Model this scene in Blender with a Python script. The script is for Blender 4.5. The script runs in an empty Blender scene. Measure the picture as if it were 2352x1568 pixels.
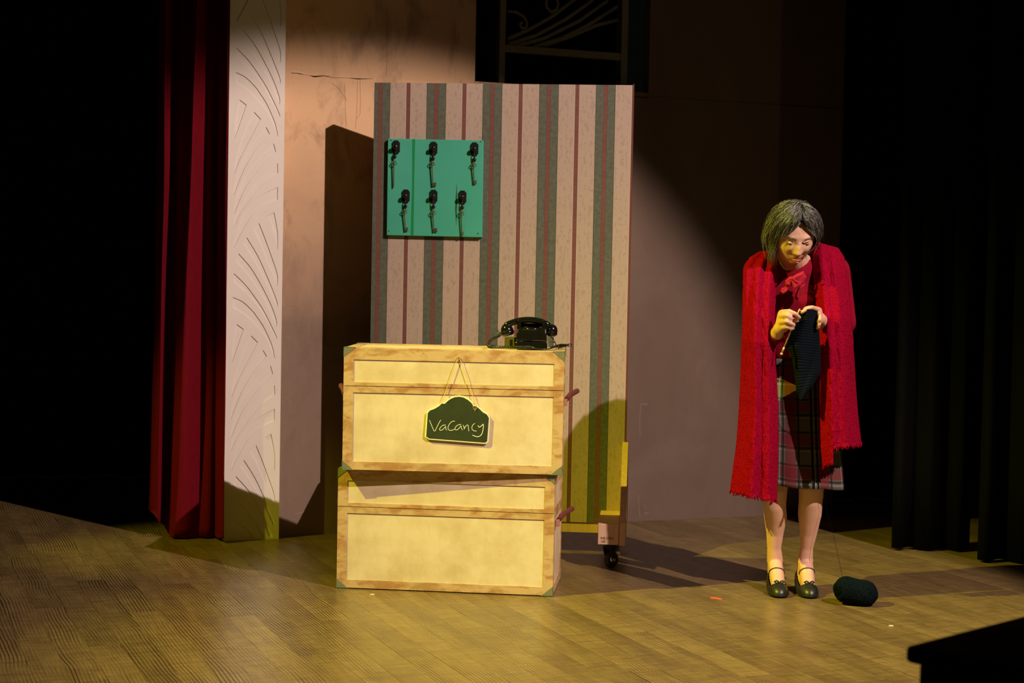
import bpy, bmesh, math, random
from mathutils import Vector, Matrix, noise
from mathutils.bvhtree import BVHTree
R = math.radians
random.seed(7)
scene = bpy.context.scene
COL = scene.collection
V = Vector

# ---------------------------------------------------------------- camera
FPX, PITCH, ROLL, CAMH = 3794.3, .0417, .0197, 1.2491
FWD = V((0, math.cos(PITCH), -math.sin(PITCH)))
UP0 = V((0, math.sin(PITCH), math.cos(PITCH)))
cr, sr = math.cos(ROLL), math.sin(ROLL)
RIGHT = V((1, 0, 0))*cr + UP0*sr
UP = UP0*cr - V((1, 0, 0))*sr
cd = bpy.data.cameras.new('camera')
cam = bpy.data.objects.new('camera', cd); COL.objects.link(cam)
cam.matrix_world = Matrix(((RIGHT.x, UP.x, -FWD.x, 0), (RIGHT.y, UP.y, -FWD.y, 0), (RIGHT.z, UP.z, -FWD.z, CAMH), (0, 0, 0, 1)))
cd.sensor_width = 36; cd.lens = 36*FPX/2352; cd.clip_start = .05
cd.dof.use_dof = True; cd.dof.focus_distance = 6.4; cd.dof.aperture_fstop = 4.0
scene.camera = cam

# ---------------------------------------------------------------- world, exposure
w = bpy.data.worlds.new('world'); scene.world = w; w.use_nodes = True
w.node_tree.nodes['Background'].inputs[0].default_value = (.6, .8, .55, 1)
w.node_tree.nodes['Background'].inputs[1].default_value = .002
vs = scene.view_settings
vs.view_transform = 'Standard'; vs.look = 'None'; vs.gamma = 1; vs.use_curve_mapping = False; vs.exposure = 0.0

# ---------------------------------------------------------------- stage lamps
def spot(name, loc, aim, color, power, angle, blend, soft):
    l = bpy.data.lights.new(name, 'SPOT'); l.color = color; l.energy = power
    l.spot_size = R(angle); l.spot_blend = blend; l.shadow_soft_size = soft
    o = bpy.data.objects.new(name, l); COL.objects.link(o); o.location = loc
    o.rotation_euler = (V(aim)-V(loc)).to_track_quat('-Z', 'Y').to_euler()
    return o
PINK = V((3.9, 1.98, 5.42))
spot('pink_spotlight', PINK, (-.36, 6.88, 0), (1, .78, .70), 2650, 35.6, .27, .03)
spot('pink_wash', PINK+V((.1, 0, .1)), (-.6, 7.6, 1.9), (1, .78, .50), 55, 44, .7, .05)
spot('lime_spotlight', (-4.3, 4.0, 5.4), (1.0, 5.7, .1), (1, .96, .035), 3100, 39.5, 1.0, .03)
spot('lime_side_spotlight', (-4.8, 4.4, 5.0), (-1.32, 7.35, .0), (1, .97, .02), 800, 14, .8, .03)

# ---------------------------------------------------------------- helpers
def ray(u, v):
    X, Y = u-1176, v-784
    return (FWD*FPX + RIGHT*X - UP*Y)/FPX
CAM = V((0, 0, CAMH))
def at(u, v, y):
    d = ray(u, v); return CAM + d*(y/d.y)
def hit(u, v, o, n):
    d = ray(u, v); o = V(o); n = V(n)
    return CAM + d*((o-CAM).dot(n)/d.dot(n))

class MB:
    def __init__(s): s.v = []; s.f = []; s.uv = None
    def add(s, vs_, fs):
        b = len(s.v); s.v += [V(p) for p in vs_]; s.f += [tuple(i+b for i in f) for f in fs]; return s
    def box(s, lo, hi):
        x0, y0, z0 = lo; x1, y1, z1 = hi
        return s.add([(x0,y0,z0),(x1,y0,z0),(x1,y1,z0),(x0,y1,z0),(x0,y0,z1),(x1,y0,z1),(x1,y1,z1),(x0,y1,z1)],
                     [(3,2,1,0),(4,5,6,7),(0,1,5,4),(1,2,6,5),(2,3,7,6),(3,0,4,7)])
    def tube(s, pts, r, n=8, cap=True, flat=None):
        pts = [V(p) for p in pts]; m = len(pts)
        rs = r if isinstance(r, (list, tuple)) else [r]*m
        b = len(s.v); ref = None
        for i, p in enumerate(pts):
            t = (pts[min(i+1, m-1)]-pts[max(i-1, 0)])
            if t.length < 1e-9: t = V((0, 0, 1))
            t.normalize()
            if ref is None:
                ref = V((0, 0, 1)) if abs(t.z) < .9 else V((1, 0, 0))
            a = ref - t*ref.dot(t)
            if a.length < 1e-6: a = t.orthogonal()
            a.normalize(); ref = a; c = t.cross(a)
            for k in range(n):
                th = 2*math.pi*k/n
                s.v.append(p + a*math.cos(th)*rs[i]*(flat or 1) + c*math.sin(th)*rs[i])
        for i in range(m-1):
            for k in range(n):
                s.f.append((b+i*n+k, b+i*n+(k+1) % n, b+(i+1)*n+(k+1) % n, b+(i+1)*n+k))
        if cap:
            s.f.append(tuple(b+k for k in range(n))[::-1]); s.f.append(tuple(b+(m-1)*n+k for k in range(n)))
        return s
    def prism(s, poly, f0, f1):
        n = len(poly); b = len(s.v)
        s.v += [V(f0(p)) for p in poly] + [V(f1(p)) for p in poly]
        s.f.append(tuple(range(b, b+n))[::-1]); s.f.append(tuple(range(b+n, b+2*n)))
        for i in range(n): s.f.append((b+i, b+(i+1) % n, b+n+(i+1) % n, b+n+i))
        return s
    def lathe(s, prof, c, axis='z', n=24):
        b = len(s.v); c = V(c)
        for (r, h) in prof:
            for k in range(n):
                a = 2*math.pi*k/n; x, y = r*math.cos(a), r*math.sin(a)
                s.v.append(c + (V((x, y, h)) if axis == 'z' else V((x, h, y)) if axis == 'y' else V((h, x, y))))
        for i in range(len(prof)-1):
            for k in range(n): s.f.append((b+i*n+k, b+i*n+(k+1) % n, b+(i+1)*n+(k+1) % n, b+(i+1)*n+k))
        s.f.append(tuple(b+k for k in range(n))); s.f.append(tuple(b+(len(prof)-1)*n+k for k in range(n)))
        return s
    def ball(s, c, r, n=12, m=8, M=None):
        c = V(c); r = V(r) if hasattr(r, '__len__') else V((r, r, r)); b = len(s.v)
        for i in range(m+1):
            ph = math.pi*i/m
            for k in range(n):
                th = 2*math.pi*k/n
                p = V((r.x*math.sin(ph)*math.cos(th), r.y*math.sin(ph)*math.sin(th), r.z*math.cos(ph)))
                s.v.append(c + (M @ p if M else p))
        for i in range(m):
            for k in range(n): s.f.append((b+i*n+k, b+(i+1)*n+k, b+(i+1)*n+(k+1) % n, b+i*n+(k+1) % n))
        return s
    def cone(s, a, b_, ra, rb, n=16):
        s.tube([a, b_], [ra, rb], n); s.ball(a, ra, n, 8); s.ball(b_, rb, n, 8); return s
    def grid(s, fn, nu, nv, close_u=False):
        b = len(s.v)
        for j in range(nv+1):
            for i in range(nu if close_u else nu+1): s.v.append(V(fn(i/nu, j/nv)))
        W_ = nu if close_u else nu+1
        for j in range(nv):
            for i in range(nu):
                i2 = (i+1) % W_ if close_u else i+1
                s.f.append((b+j*W_+i, b+j*W_+i2, b+(j+1)*W_+i2, b+(j+1)*W_+i))
        return s
    def mesh(s, name):
        me = bpy.data.meshes.new(name); me.from_pydata([tuple(p) for p in s.v], [], s.f); me.validate(); me.update()
        bm = bmesh.new(); bm.from_mesh(me); bmesh.ops.recalc_face_normals(bm, faces=bm.faces); bm.to_mesh(me); bm.free()
        return me
    def build(s, name, m, parent=None, smooth=False, bevel=0, solid=0, sub=0):
        me = s.mesh(name)
        return link(me, name, m, parent, smooth, bevel, solid, sub)

def link(me, name, m, parent=None, smooth=False, bevel=0, solid=0, sub=0):
    if m is not None and not me.materials: me.materials.append(m)
    o = bpy.data.objects.new(name, me); COL.objects.link(o)
    if smooth:
        for p in me.polygons: p.use_smooth = True
    if solid:
        md = o.modifiers.new('solid', 'SOLIDIFY'); md.thickness = solid; md.offset = 0
    if bevel:
        md = o.modifiers.new('bevel', 'BEVEL'); md.width = bevel; md.segments = 2; md.limit_method = 'ANGLE'; md.angle_limit = R(40)
    if sub:
        md = o.modifiers.new('sub', 'SUBSURF'); md.levels = sub; md.render_levels = sub
    if parent: o.parent = parent
    return o
def tag(o, label, cat, group=None):
    o['label'] = label; o['category'] = cat
    if group: o['group'] = group
    return o
def thing(name, label, cat, loc=(0, 0, 0), rz=0, group=None):
    o = bpy.data.objects.new(name, None); COL.objects.link(o); o.location = loc; o.rotation_euler = (0, 0, rz)
    o.empty_display_size = .05
    return tag(o, label, cat, group)
def structure(o): o['kind'] = 'structure'; return o
def local(root, pts):
    bpy.context.view_layer.update()
    M = root.matrix_world.inverted(); return [M @ V(p) for p in pts]
def remesh(mb, name, voxel, m, parent, smooth_it=4, extra=None):
    """fuse overlapping volumes into one continuous skin"""
    o = mb.build(name+'_tmp', m)
    md = o.modifiers.new('r', 'REMESH'); md.mode = 'VOXEL'; md.voxel_size = voxel
    if smooth_it:
        s = o.modifiers.new('s', 'SMOOTH'); s.factor = .5; s.iterations = smooth_it
    dg = bpy.context.evaluated_depsgraph_get(); dg.update()
    me = bpy.data.meshes.new_from_object(o.evaluated_get(dg)); me.name = name
    old = o.data; bpy.data.objects.remove(o); bpy.data.meshes.remove(old)
    if not me.materials: me.materials.append(m)
    return link(me, name, None, parent, smooth=True)

# ---------------------------------------------------------------- materials
class NT:
    def __init__(s, name):
        s.m = bpy.data.materials.new(name); s.m.use_nodes = True; s.t = s.m.node_tree
        s.b = s.t.nodes['Principled BSDF']; s.L = s.t.links
    def n(s, typ, **k):
        nd = s.t.nodes.new(typ)
        for a, b in k.items():
            if a.startswith('i_'): nd.inputs[int(a[2:]) if a[2:].isdigit() else a[2:].replace('_', ' ')].default_value = b
            else: setattr(nd, a, b)
        return nd
    def l(s, a, b): s.L.new(a, b)
    def math(s, op, a, b=None, c=None):
        nd = s.t.nodes.new('ShaderNodeMath'); nd.operation = op
        for i, x in enumerate((a, b, c)):
            if x is None: continue
            if hasattr(x, 'is_output'): s.l(x, nd.inputs[i])
            else: nd.inputs[i].default_value = x
        return nd.outputs[0]
    def mix(s, f, a, b, mode='MIX'):
        nd = s.t.nodes.new('ShaderNodeMix'); nd.data_type = 'RGBA'; nd.blend_type = mode
        for i, x in ((0, f), (6, a), (7, b)):
            if hasattr(x, 'is_output'): s.l(x, nd.inputs[i])
            else: nd.inputs[i].default_value = x if i == 0 else (*x, 1)
        return nd.outputs[2]
    def noise(s, vec, scale, detail=4, rough=.6, dist=0):
        nd = s.n('ShaderNodeTexNoise'); nd.inputs['Scale'].default_value = scale; nd.inputs['Detail'].default_value = detail
        nd.inputs['Roughness'].default_value = rough; nd.inputs['Distortion'].default_value = dist
        if vec is not None: s.l(vec, nd.inputs['Vector'])
        return nd.outputs['Fac']
    def ramp(s, f, lo, hi):
        nd = s.n('ShaderNodeMapRange'); nd.inputs[1].default_value = lo; nd.inputs[2].default_value = hi
        nd.clamp = True; s.l(f, nd.inputs[0]); return nd.outputs[0]
    def obj(s): return s.n('ShaderNodeTexCoord').outputs['Object']
    def uvc(s): return s.n('ShaderNodeTexCoord').outputs['UV']
    def map(s, vec, sc=(1, 1, 1)):
        nd = s.n('ShaderNodeMapping'); nd.inputs['Scale'].default_value = sc; s.l(vec, nd.inputs[0]); return nd.outputs[0]
    def sep(s, vec):
        nd = s.n('ShaderNodeSeparateXYZ'); s.l(vec, nd.inputs[0]); return nd.outputs
    def color(s, c):
        if hasattr(c, 'is_output'): s.l(c, s.b.inputs['Base Color'])
        else: s.b.inputs['Base Color'].default_value = (*c, 1)
    def bump(s, h, strength=.3, dist=.002):
        nd = s.n('ShaderNodeBump'); nd.inputs['Strength'].default_value = strength; nd.inputs['Distance'].default_value = dist
        s.l(h, nd.inputs['Height']); s.l(nd.outputs[0], s.b.inputs['Normal'])
    def done(s, rough=.6, metal=0, spec=.5, sheen=0):
        if hasattr(rough, 'is_output'): s.l(rough, s.b.inputs['Roughness'])
        else: s.b.inputs['Roughness'].default_value = rough
        s.b.inputs['Metallic'].default_value = metal; s.b.inputs['Specular IOR Level'].default_value = spec
        if sheen: s.b.inputs['Sheen Weight'].default_value = sheen
        return s.m
VOIDC = (.0025, .0025, .0022)
def simple(name, c, rough=.6, metal=0, spec=.5, var=.15, scale=30, bump=0):
    t = NT(name); f = t.noise(t.obj(), scale)
    t.color(t.mix(f, tuple(x*(1-var) for x in c), tuple(min(1, x*(1+var)) for x in c)))
    if bump: t.bump(f, bump, .001)
    return t.done(rough, metal, spec)

M = {}
def mk_floor():
    t = NT('painted_planks'); o = t.obj()
    rnd = t.n('ShaderNodeObjectInfo').outputs['Random']
    off = t.math('MULTIPLY', rnd, 37.0)
    x, y, z = t.sep(o)
    cv = t.n('ShaderNodeCombineXYZ'); t.l(t.math('ADD', x, off), cv.inputs[0]); t.l(y, cv.inputs[1]); t.l(off, cv.inputs[2])
    v = cv.outputs[0]
    wob = t.noise(t.map(v, (1.6, 1.5, 1)), 1.0, 2, .45)
    wob2 = t.noise(t.map(v, (8, 5, 1)), 1.0, 2, .5)
    # the graining tool swings sideways where each stroke begins
    sw = t.math('MULTIPLY', t.math('POWER', t.ramp(y, .42, .0), 2.0), t.math('MULTIPLY', t.math('SUBTRACT', rnd, .4), 22.0))
    ph = t.math('ADD', t.math('ADD', t.math('MULTIPLY', x, 520.0), sw), t.math('ADD', t.math('MULTIPLY', wob, 30.0), t.math('MULTIPLY', wob2, 3.0)))
    s = t.math('SINE', t.math('ADD', ph, off))
    lines = t.ramp(s, .15, .8)
    patch = t.math('ADD', .12, t.math('MULTIPLY', .88, t.ramp(t.noise(t.map(v, (9, 1.1, 1)), 1.0, 3, .6), .38, .60)))
    fine = t.noise(t.map(v, (300, 6, 1)), 1.0, 4, .7)
    cross = t.noise(t.map(v, (7, 90, 1)), 1.0, 3, .65)
    blotch = t.noise(t.map(v, (5, 3, 1)), 1.0, 4, .65)
    base = t.mix(t.ramp(fine, .3, .7), (.160, .103, .036), (.292, .204, .074))
    base = t.mix(t.math('MULTIPLY', t.ramp(cross, .46, .66), .6), base, (.105, .060, .028))
    base = t.mix(t.math('MULTIPLY', t.ramp(blotch, .45, .68), .5), base, (.115, .068, .032))
    base = t.mix(t.math('MULTIPLY', lines, t.math('MULTIPLY', patch, .92)), base, (.036, .019, .009))
    tone = t.math('ADD', .86, t.math('MULTIPLY', rnd, .24))
    cc = t.n('ShaderNodeCombineColor')
    for i in range(3): t.l(tone, cc.inputs[i])
    base = t.mix(1.0, base, cc.outputs[0], 'MULTIPLY')
    scuff = t.noise(t.map(o, (2, 30, 1)), 3.0, 5, .7)
    base = t.mix(t.math('MULTIPLY', t.ramp(scuff, .70, .76), .3), base, (.5, .42, .3))
    t.color(base)
    t.bump(t.math('ADD', t.math('MULTIPLY', lines, patch), fine), .10, .001)
    return t.done(t.math('ADD', .20, t.math('MULTIPLY', t.noise(o, 14, 4), .20)), 0, .5)
M['floor'] = mk_floor()
def mk_wall():
    t = NT('distressed_plaster_paint'); o = t.obj(); x, y, z = t.sep(o)
    big = t.noise(o, 1.6, 4, .6, .5); mid = t.noise(t.map(o, (1, 1, .5)), 6, 5, .65, .6); fine = t.noise(o, 120, 3, .7)
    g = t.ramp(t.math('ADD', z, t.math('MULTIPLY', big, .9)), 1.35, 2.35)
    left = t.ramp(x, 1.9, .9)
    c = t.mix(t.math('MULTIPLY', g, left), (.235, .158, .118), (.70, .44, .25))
    c = t.mix(t.math('MULTIPLY', t.ramp(mid, .48, .68), .55), c, (.17, .115, .085))
    c = t.mix(t.math('MULTIPLY', t.ramp(big, .55, .7), .35), c, (.36, .27, .23))
    c = t.mix(t.math('MULTIPLY', t.ramp(fine, .55, .8), .25), c, (.14, .09, .06))
    dim_right = t.ramp(x, .9, 1.9)
    c = t.mix(t.math('MULTIPLY', dim_right, .62), c, (.105, .072, .052))  # weaker light at the right end is painted into the wall colour
    t.color(c); t.bump(mid, .25, .004)
    return t.done(.8, 0, .25)
M['wall'] = mk_wall()
M['plaster_white'] = simple('off_white_board_paint', (.74, .67, .60), .65, 0, .3, .06, 9, .08)
M['black'] = simple('matte_black', (.004, .004, .0035), .8, 0, .2)
M['void'] = simple('black_velour', VOIDC, .95, 0, .05, .4, 60)
M['iron'] = simple('dull_painted_iron', (.20, .18, .12), .6, 0, .3, .3, 25, .2)
def mk_velvet():
    t = NT('red_velvet'); f = t.noise(t.map(t.obj(), (60, 60, 14)), 1.0, 4, .7)
    t.color(t.mix(f, (.085, .0006, .004), (.165, .0012, .008))); t.bump(f, .2, .002)
    m = t.done(.85, 0, .12, .12)
    t.b.inputs['Sheen Tint'].default_value = (1, .05, .1, 1); t.b.inputs['Sheen Roughness'].default_value = .4
    return m
M['velvet'] = mk_velvet()
# wallpaper: stripes run up the flat, x measured from its left edge
def mk_wallpaper():
    t = NT('striped_wallpaper'); o = t.obj(); x, y, z = t.sep(o); P = .2515
    def band(center, half, soft=.0006):
        d = t.math('ABSOLUTE', t.math('SUBTRACT', t.math('FRACT', t.math('ADD', t.math('DIVIDE', t.math('SUBTRACT', x, center), P), 4.5)), .5))
        return t.ramp(t.math('MULTIPLY', d, P), half+soft, half-soft)
    dam1 = t.noise(t.map(o, (44, 44, 30)), 1.0, 3.5, .6, 1.6)
    dam2 = t.noise(o, 160, 2, .6)
    wv = t.n('ShaderNodeTexWave', wave_type='RINGS', rings_direction='Z'); t.l(t.map(o, (1, 1, .55)), wv.inputs[0])
    wv.inputs['Scale'].default_value = 14; wv.inputs['Distortion'].default_value = 9; wv.inputs['Detail'].default_value = 2; wv.inputs['Detail Scale'].default_value = 2.2
    dam = t.math('MULTIPLY', t.ramp(dam1, .50, .55), t.ramp(wv.outputs['Fac'], .25, .6))
    cream = t.mix(t.math('MULTIPLY', dam, .6), (.44, .33, .255), (.33, .245, .18))
    cream = t.mix(t.math('MULTIPLY', t.ramp(dam2, .5, .8), .3), cream, (.38, .28, .18))
    blur = t.noise(o, 55, 3, .6)
    green = t.mix(t.ramp(blur, .35, .65), (.085, .098, .068), (.125, .128, .090))
    red = t.mix(t.ramp(t.noise(t.map(o, (8, 8, 120)), 1, 2), .3, .7), (.155, .055, .042), (.20, .078, .060))
    pale = (.52, .40, .33)
    c = t.mix(band(.0285+P/2, .0145), cream, (.40, .30, .22))
    c = t.mix(band(.0285+P/2, .0125), c, pale)
    c = t.mix(band(.0285+P/2, .0092), c, (.10, .05, .03))
    c = t.mix(band(.0285+P/2, .0080), c, red)
    c = t.mix(band(.0285, .0435), c, (.045, .046, .02))
    c = t.mix(band(.0285, .0412), c, green)
    c = t.mix(band(.0285, .0092), c, (.10, .05, .03))
    c = t.mix(band(.0285, .0080), c, red)
    t.color(c); t.bump(dam1, .05, .001)
    return t.done(.55, 0, .3)
M['wallpaper'] = mk_wallpaper()
def mk_wood(name, a, b, sc=(60, 60, 3)):
    t = NT(name); f = t.noise(t.map(t.obj(), sc), 1.0, 4, .6, .4); t.color(t.mix(t.ramp(f, .3, .7), a, b)); t.bump(f, .15, .001)
    return t.done(.6, 0, .3)
M['raw_wood'] = mk_wood('raw_pine', (.58, .36, .22), (.72, .47, .31))
M['cream'] = None
def mk_cream():
    t = NT('cream_trunk_paint'); o = t.obj()
    a = t.noise(o, 7, 4, .6); b = t.noise(t.map(o, (40, 40, 9)), 1.0, 4, .7)
    c = t.mix(t.ramp(a, .4, .66), (.74, .61, .40), (.62, .48, .275))
    c = t.mix(t.math('MULTIPLY', t.ramp(b, .55, .8), .3), c, (.50, .33, .15))
    t.color(c); t.bump(b, .05, .001); return t.done(.5, 0, .35)
M['cream'] = mk_cream()
def mk_trim():
    t = NT('brown_stained_border'); o = t.obj()
    a = t.noise(t.map(o, (9, 9, 22)), 1.0, 4, .62, .5); b = t.noise(o, 70, 3, .7)
    c = t.mix(t.ramp(a, .44, .60), (.58, .395, .195), (.41, .205, .075))
    c = t.mix(t.math('MULTIPLY', t.ramp(t.noise(o, 4.5, 4, .6), .52, .68), .45), c, (.40, .34, .17))
    c = t.mix(t.math('MULTIPLY', t.ramp(b, .5, .8), .25), c, (.30, .19, .07))
    t.color(c); t.bump(b, .08, .001); return t.done(.5, 0, .35)
M['trim'] = mk_trim()
M['corner'] = simple('verdigris_metal', (.25, .26, .17), .38, .35, .5, .3, 40)
M['leather'] = simple('oxblood_leather', (.16, .04, .035), .45, 0, .4, .2, 50, .2)
M['bracket'] = simple('copper_bracket', (.50, .23, .15), .45, .2, .5)
def mk_teal():
    t = NT('teal_felt'); o = t.obj(); a = t.noise(o, 5, 3); b = t.noise(o, 260, 2)
    c = t.mix(a, (.055, .36, .235), (.085, .47, .32)); c = t.mix(t.math('MULTIPLY', b, .3), c, (.04, .25, .17))
    t.color(c); t.bump(b, .15, .0008); return t.done(.9, 0, .15)
M['teal'] = mk_teal()
M['greentape'] = simple('green_tape', (.004, .25, .06), .5)
M['darkgreen'] = simple('dark_slit', (.008, .07, .03), .9)
M['iron_black'] = simple('black_cast_metal', (.010, .009, .008), .38, 0, .5)
M['brass'] = simple('tarnished_brass', (.36, .28, .14), .35, .9, .5, .3)
M['bakelite'] = simple('black_bakelite', (.006, .006, .005), .12, 0, .6, .2)
M['rubber_cord'] = simple('black_cord', (.008, .009, .006), .22, 0, .6)
M['chrome'] = simple('chrome', (.75, .72, .68), .18, 1, .5, .03)
M['chalkboard'] = simple('chalkboard', (.036, .048, .018), .85, 0, .15, .35, 14)
M['rim'] = simple('pale_cream_rim', (.85, .80, .50), .5, 0, .3, .04)
M['chalk'] = simple('chalk', (.80, .82, .60), .95, 0, .1, .15, 300)
M['twine'] = simple('jute_twine', (.66, .47, .20), .85, 0, .2, .2, 300)
M['drab'] = simple('drab_cardboard', (.085, .065, .05), .8)
M['skin'] = None
def mk_skin():
    t = NT('skin'); f = t.noise(t.obj(), 26, 4, .6)
    t.color(t.mix(f, (.60, .33, .22), (.70, .41, .29))); t.bump(t.noise(t.obj(), 220, 3), .12, .0006)
    t.b.inputs['Subsurface Weight'].default_value = .08; t.b.inputs['Subsurface Scale'].default_value = .01
    return t.done(.48, 0, .4)
M['skin'] = mk_skin()
M['lip'] = simple('lips', (.42, .10, .09), .4)
M['eye'] = simple('eye_white', (.7, .66, .6), .2)
M['iris'] = simple('iris', (.03, .02, .012), .15)
M['brow'] = simple('eyebrow', (.06, .05, .045), .8)
M['nail'] = simple('nail', (.80, .48, .40), .25)
def mk_hair():
    t = NT('grey_streaked_hair'); at_ = t.n('ShaderNodeAttribute'); at_.attribute_name = 'tone'
    t.color(t.mix(at_.outputs['Fac'], (.022, .020, .018), (.52, .50, .46))); return t.done(.30, 0, .7)
M['hair'] = mk_hair()
def mk_scarf():
    t = NT('red_knitted_wool'); o = t.obj(); u = t.uvc()
    k = t.n('ShaderNodeTexVoronoi'); t.l(t.map(u, (1, .62, 1)), k.inputs[0]); k.inputs['Scale'].default_value = 330
    big = t.noise(o, 30, 4, .7); fuzz = t.noise(o, 330, 4, .8); hole = t.ramp(t.noise(t.map(u, (150, 90, 1)), 1.0, 2, .5), .62, .70)
    c = t.mix(t.ramp(k.outputs['Distance'], .1, .9), (.37, .0035, .030), (.22, .0015, .016))
    c = t.mix(t.math('MULTIPLY', t.ramp(big, .42, .72), .35), c, (.30, .003, .016))
    c = t.mix(t.math('MULTIPLY', t.ramp(fuzz, .55, .8), .35), c, (.42, .010, .042))
    dash = t.ramp(t.noise(t.map(u, (38, 130, 1)), 1.0, 3, .6), .56, .66)
    c = t.mix(t.math('MULTIPLY', dash, .32), c, (.20, .002, .012))
    c = t.mix(t.math('MULTIPLY', hole, .5), c, (.13, .001, .006))
    t.color(c)
    t.bump(t.math('SUBTRACT', t.math('ADD', t.math('MULTIPLY', k.outputs['Distance'], -.5), t.math('ADD', big, fuzz)), t.math('ADD', hole, t.math('MULTIPLY', dash, .35))), .8, .003)
    return t.done(1.0, 0, .02)
M['scarf'] = mk_scarf()
M['cardigan'] = simple('crimson_knit_fabric', (.20, .004, .016), .95, 0, .05, .2, 260, .2)
M['bow'] = simple('crimson_satin', (.36, .012, .035), .75, 0, .15, .1, 40)
M['sleeve_edge'] = M['cardigan']
def mk_plaid():
    t = NT('tartan_wool'); u, v, _ = t.sep(t.uvc())
    def bands(c, per, ofs, half):
        d = t.math('ABSOLUTE', t.math('SUBTRACT', t.math('FRACT', t.math('DIVIDE', t.math('ADD', c, 10*per+ofs), per)), .5))
        return t.ramp(t.math('MULTIPLY', d, per), half+.0008, half-.0008)
    n = t.noise(t.map(t.uvc(), (500, 500, 1)), 1.0, 2)
    c = t.mix(n, (.060, .060, .053), (.125, .120, .105))
    P = .128
    for cc in (v, u):
        c = t.mix(t.math('MULTIPLY', bands(cc, P, .018, .021), .68), c, (.13, .006, .012))
        c = t.mix(t.math('MULTIPLY', bands(cc, P, .048, .0045), .8), c, (.008, .008, .008))
        c = t.mix(t.math('MULTIPLY', bands(cc, P, -.012, .0045), .8), c, (.008, .008, .008))
        c = t.mix(t.math('MULTIPLY', bands(cc, P, .060, .0018), .35), c, (.40, .35, .28))
    c = t.mix(bands(u, .17, .085, .0050), c, (.006, .006, .006)); c = t.mix(bands(u, .17, .066, .0035), c, (.006, .006, .006))
    t.color(c); t.bump(n, .2, .001); return t.done(.9, 0, .15)
M['plaid'] = mk_plaid()
M['shoe'] = simple('black_leather', (.014, .014, .009), .40, 0, .55, .2, 60, .15)
M['navy'] = simple('dark_navy_wool', (.0045, .007, .011), 1.0, 0, .05, .4, 300, .3)
M['yarn'] = simple('dark_teal_yarn', (.004, .008, .0105), 1.0, 0, .04, .4, 300)
M['needle'] = simple('old_brass_needle', (.55, .42, .18), .4, .5)
M['orange'] = simple('orange_tape', (.75, .12, .03), .6)
M['paper'] = simple('white_scrap', (.75, .70, .55), .8)
M['ink'] = simple('stamp_ink', (.09, .05, .03), .9)
M['wheel'] = simple('dark_rubber_wheel', (.03, .025, .025), .45)

# ================================================================ STRUCTURE
WYAW = .3803                         # the back wall recedes to the right
WO = V((-1.0707, 7.6636, 0)); WDIR = V((math.cos(WYAW), math.sin(WYAW), 0)); WN = V((math.sin(WYAW), -math.cos(WYAW), 0))  # WN faces the house
def wall_s(u, v, off=0):             # (distance along the wall, height) of a point seen on the wall plane
    p = hit(u, v, WO+WN*off, WN); return (p-WO).dot(WDIR), p.z
# --- floor of planks laid square to the back wall
fl = structure(MB().box((-7, -1.5, -.12), (8, 9.5, -.018)).build('floor', M['black']))
fl.matrix_world = Matrix.Translation((0, 2.5, 0)) @ Matrix.Rotation(WYAW, 4, 'Z')
PW, PL = .104, 1.83
plank_me = MB().box((0, 0, -.018), (PW-.0008, PL-.0008, 0)).mesh('plank'); plank_me.materials.append(M['floor'])
FI = fl.matrix_world.inverted(); FM = fl.matrix_world
def in_view(p):
    d = V(p)-CAM; f = d.dot(FWD)
    if f < 1: return False
    u = 1176+d.dot(RIGHT)/f*FPX; v = 784-d.dot(UP)/f*FPX
    return -250 < u < 2600 and 1000 < v < 1750
cells = []
for i in range(-66, 77):
    o_ = ((i*7) % 11)/11*PL
    for j in range(-2, 6):
        x0, y0 = i*PW, j*PL+o_-PL
        if y0 > 9.4 or y0+PL < -1.4: continue
        seen = sum(in_view(FM @ V((x0+PW/2, y0+PL*k/8, 0))) for k in range(9))
        cells.append((0 if seen else 1, (FM @ V((x0+PW/2, y0+PL/2, 0))-CAM).length/(.3+seen), x0, y0))
cells.sort(); far = MB()
for n_, (hid, _, x0, y0) in enumerate(cells):
    if n_ < 300 and not hid:
        p = bpy.data.objects.new('plank', plank_me); COL.objects.link(p); p.parent = fl; p.location = (x0, y0, 0)
    else: far.box((x0, y0, -.018), (x0+PW-.0008, y0+PL-.0008, 0))
fo = far.build('plank_field', M['floor'], fl); fo['kind'] = 'stuff'

# --- back wall with its window opening
def wall_obj(name, m=None, parent=None, **k):
    o = k['mb'].build(name, m or M['wall'], parent, bevel=k.get('bevel', 0))
    if parent is None: o.matrix_world = Matrix.Translation(WO) @ Matrix.Rotation(WYAW, 4, 'Z')
    return o
# local frame: x along the wall, y into the wall
s0, zc = wall_s(857, 181); s1, _ = wall_s(1093, 100); s2, _ = wall_s(1492, 150); s3, _ = wall_s(1925, 700)
_, zsill = wall_s(1320, 193)
TOP = 3.6
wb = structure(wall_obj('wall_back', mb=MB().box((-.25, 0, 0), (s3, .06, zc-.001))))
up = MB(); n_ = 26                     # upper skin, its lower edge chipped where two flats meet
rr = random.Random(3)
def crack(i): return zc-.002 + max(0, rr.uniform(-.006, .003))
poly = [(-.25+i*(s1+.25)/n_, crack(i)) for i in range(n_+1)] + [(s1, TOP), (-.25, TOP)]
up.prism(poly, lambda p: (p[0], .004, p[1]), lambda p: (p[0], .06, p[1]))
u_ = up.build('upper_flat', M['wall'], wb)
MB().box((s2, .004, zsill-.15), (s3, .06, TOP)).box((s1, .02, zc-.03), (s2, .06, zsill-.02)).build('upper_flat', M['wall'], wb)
MB().box((s1, -.0, zc-.012), (s2, .05, zc+.02)).build('sill_board', M['wall'], wb, bevel=.002)
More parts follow.
